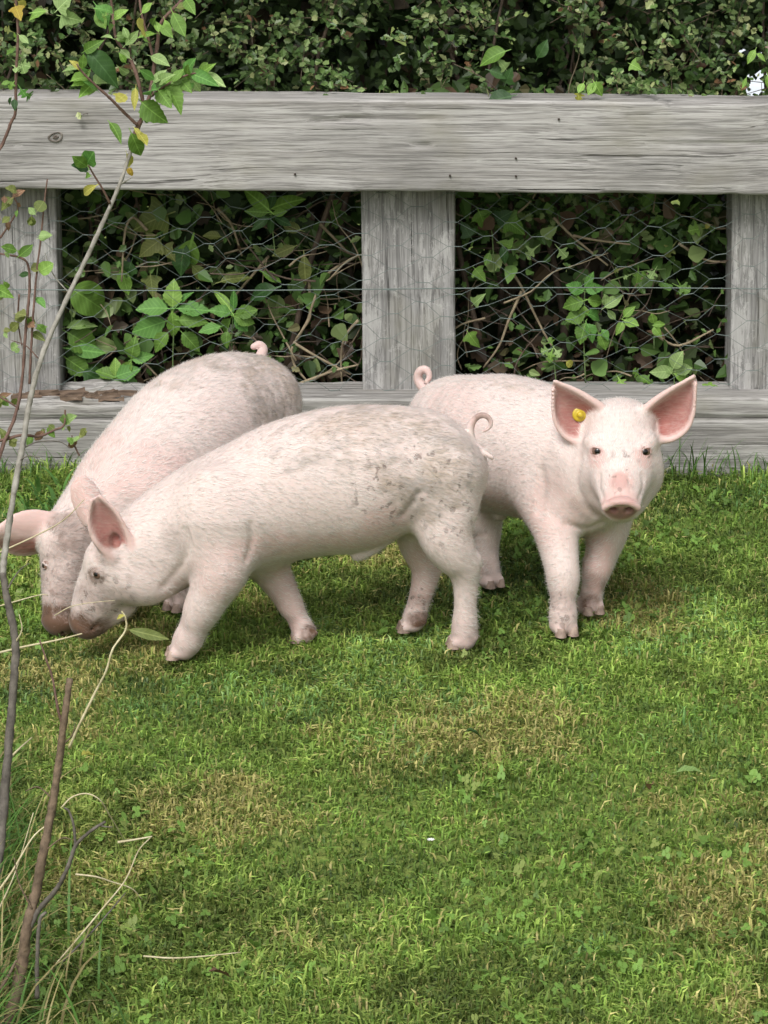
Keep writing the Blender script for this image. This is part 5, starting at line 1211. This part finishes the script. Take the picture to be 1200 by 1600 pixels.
# dry stalks, one by one
def stalk(name, label, path, r, mat, cat='stalk', grp=None, taper=.5):
    P = np.array([at(x, y, Y) for x, y, Y in path]); o = tube(name, P-P[0], np.linspace(r, r*taper, len(P)), mat, None, sides=6, seed=1, smooth_n=5); o.location = P[0]
    return tag(o, label, cat, grp)
def gp(x, y, h=.01): g = ground(x, y, h); return (x, y, g[1])
stalk('straw', 'pale straw lying across the grass below the pig snouts', [(-10, 1022, 4.55), (40, 1010, 4.5), (90, 1000, 4.48), (128, 990, 4.46)], .0022, STRAW)
stalk('straw', 'single long pale straw lying on the lawn near the bottom', [gp(224, 1494), gp(270, 1497), gp(320, 1494), gp(376, 1488)], .0013, STRAW)
stalk('grass_stalk', 'bent dry grass stalk beside the dead stem, drooping to the right', [(96, 1262, 3.5), (112, 1246, 3.5), (135, 1240, 3.5), (156, 1250, 3.5), (172, 1275, 3.52), (194, 1312, 3.55)], .0012, STRAW)
stalk('straw', 'short white straw lying at the end of the bent stalk', [(184, 1316, 3.56), (210, 1312, 3.56), (238, 1307, 3.56)], .0017, STRAW)
stalk('grass_stalk', 'yellow grass stalk leaning right in front of the dead stem', [(-8, 1400, 3.45), (20, 1360, 3.46), (50, 1310, 3.47), (74, 1288, 3.48)], .0016, STRAW)
stalk('grass_stalk', 'brown leaning grass stalk with a pale seed head', [(62, 1535, 3.45), (110, 1480, 3.48), (160, 1420, 3.52), (196, 1375, 3.55), (216, 1330, 3.58), (236, 1308, 3.6)], .0014, STRAW)
stalk('twig', 'dark curved twig leaning to the right low in the bottom left grass', [(95, 1505, 3.46), (140, 1460, 3.5), (175, 1420, 3.53), (196, 1395, 3.55)], .0015, BARK_D)
stalk('twig', 'small pale twig crossing the leaning stalks', [(118, 1366, 3.53), (150, 1370, 3.53), (175, 1378, 3.54), (205, 1388, 3.55), (222, 1405, 3.56)], .0013, STRAW)
stalk('grass_stalk', 'short pale stalk at the left edge beside the dark sapling foot', [(14, 1186, 3.75), (30, 1170, 3.75), (50, 1152, 3.75)], .0018, STRAW)
stalk('grass_stalk', 'dry stalk slanting at the left edge below the sapling foot', [(-6, 1430, 3.5), (25, 1360, 3.5), (52, 1270, 3.5)], .0012, STRAW)
stalk('twig', 'thin pale twig slanting up before the rear pig ear', [(-5, 865, 3.9), (60, 835, 3.92), (100, 812, 3.93), (132, 780, 3.94)], .0012, STRAW)
stalk('grass_stalk', 'dry grass stalk crossing the rear pig snout', [(-5, 948, 3.95), (60, 930, 3.95), (75, 930, 3.95)], .0010, STRAW)
stalk('grass_stalk', 'thin seed stalk across the snouts of both rooting pigs', [(85, 962, 4.45), (110, 948, 4.45), (140, 942, 4.45), (180, 938, 4.45)], .0008, STRAW)

# long rank grass at the left edge
def rank_grass():
    r = np.random.default_rng(77); V = []; F = []; C = []
    def blade(b, az, L, bend, w, col, n=7):
        i0 = len(V); d = np.array((math.cos(az), math.sin(az), 0)); s = np.array((-d[1], d[0], 0)); p = np.array(b, float); e = r.uniform(1.15, 1.5)
        for k in range(n):
            f = k/(n-1); ww = w*(1-f**2.2)*.5
            V.append(p-s*ww); V.append(p+s*ww); C.append(col*(1-.2*(1-f))); C.append(col*(1-.2*(1-f)))
            p = p+(d*math.cos(e)+np.array((0, 0, math.sin(e))))*L/(n-1); e -= bend/(n-1); p[2] = max(p[2], .004)
        for k in range(n-1): F.append((i0+2*k, i0+2*k+1, i0+2*k+3, i0+2*k+2))
    for k in range(900):
        y = r.uniform(3.1, 4.0); left = -.125*y; x = left+r.exponential(.028)-.09 if r.random() < .8 else left-r.uniform(0, .35)
        col = np.array((.09, .2, .035)) if r.random() < .6 else np.array((.33, .28, .12)) if r.random() < .55 else np.array((.16, .22, .05))
        blade((x, y, -.004), r.uniform(-1.6, 2.4), r.uniform(.06, .19), r.uniform(.8, 2.4), r.uniform(.002, .0042), col*r.uniform(.7, 1.3))
    for k in range(650):                       # fringe under the bottom rail
        x = r.uniform(-1.4, 1.4); y = YF-r.exponential(.02)-.005
        big = 1 + 1.0*math.exp(-((x-.60)/.13)**2) + .8*math.exp(-((x+.62)/.12)**2)
        blade((x, y, -.004), r.uniform(0, 6.28), r.uniform(.03, .065)*big, r.uniform(.5, 2.0), r.uniform(.002, .0035), np.array((.09, .20, .035))*r.uniform(.7, 1.5))
    for k in range(90):                        # weeds left of the rear pig
        x, y = r.normal(-.60, .05), r.normal(5.55, .10)
        blade((x, y, -.004), r.uniform(0, 6.28), r.uniform(.04, .09), r.uniform(.8, 2.2), r.uniform(.004, .010), np.array((.10, .22, .05))*r.uniform(.7, 1.5))
    o = obj_np('long_grass', np.array(V), np.array(F), attr_leaf_material('rank_grass_blade', .5, .35), smooth=False, cols={'tint': np.array(C)})
    tag(o, 'long unmown grass at the left edge and along the foot of the fence', 'grass', kind='stuff')
rank_grass()

# fallen leaves and bits on the lawn
def fallen(label, px, py, size, shape, mat, ang, cat='leaf', w=1.0):
    g = ground(px, py, .022); me = lmesh(shape, mat); o = bpy.data.objects.new('fallen_leaf', me); COL.objects.link(o)
    o.location = g; o.scale = (size, size*w, size); o.rotation_euler = (random.uniform(-.4, .4), random.uniform(-.3, .3), ang); tag(o, label, cat)
fallen('crumpled reddish brown leaf lying near the long straw on the lawn', 326, 1518, .030, 'tooth', 'brown', .4)
fallen('small brown leaf just left of the pale flat leaf on the lawn', 1020, 1225, .020, 'tooth', 'brown', 1.9)
fallen('pale green flat leaf lying in the lawn well below the tagged pig', 1058, 1206, .036, 'oval', 'pale', .1, w=.7)
fallen('pale leaf flat in the grass right of the tagged pig', 1018, 815, .022, 'round', 'pale', 2.0)
fallen('dark leaf on the lawn below the nearest pig hind feet', 728, 1142, .026, 'oval', 'dark', .2, w=.7)
fallen('small yellowish dead leaf on the lawn right of the dead stem', 128, 1180, .020, 'round', 'yellow', .5)
fallen('light green leaf lying under the belly of the nearest pig', 620, 945, .022, 'oval', 'pale', .4)
m = NT('daisy_petal'); m.base((.75, .75, .72)); m.set(Roughness=.6)
g = ground(673, 1313, .024); V = []; F = []
for k in range(9):
    a = k*2*math.pi/9; i = len(V); d = np.array((math.cos(a), math.sin(a), .3)); s = np.array((-math.sin(a), math.cos(a), 0))
    V += [d*.0012-s*.0008, d*.0012+s*.0008, d*.005+s*.0011, d*.005-s*.0011]; F.append((i, i+1, i+2, i+3))
o = obj_np('daisy', np.array(V), np.array(F), m.m); o.location = g; tag(o, 'tiny white daisy in the middle of the lawn', 'flower')
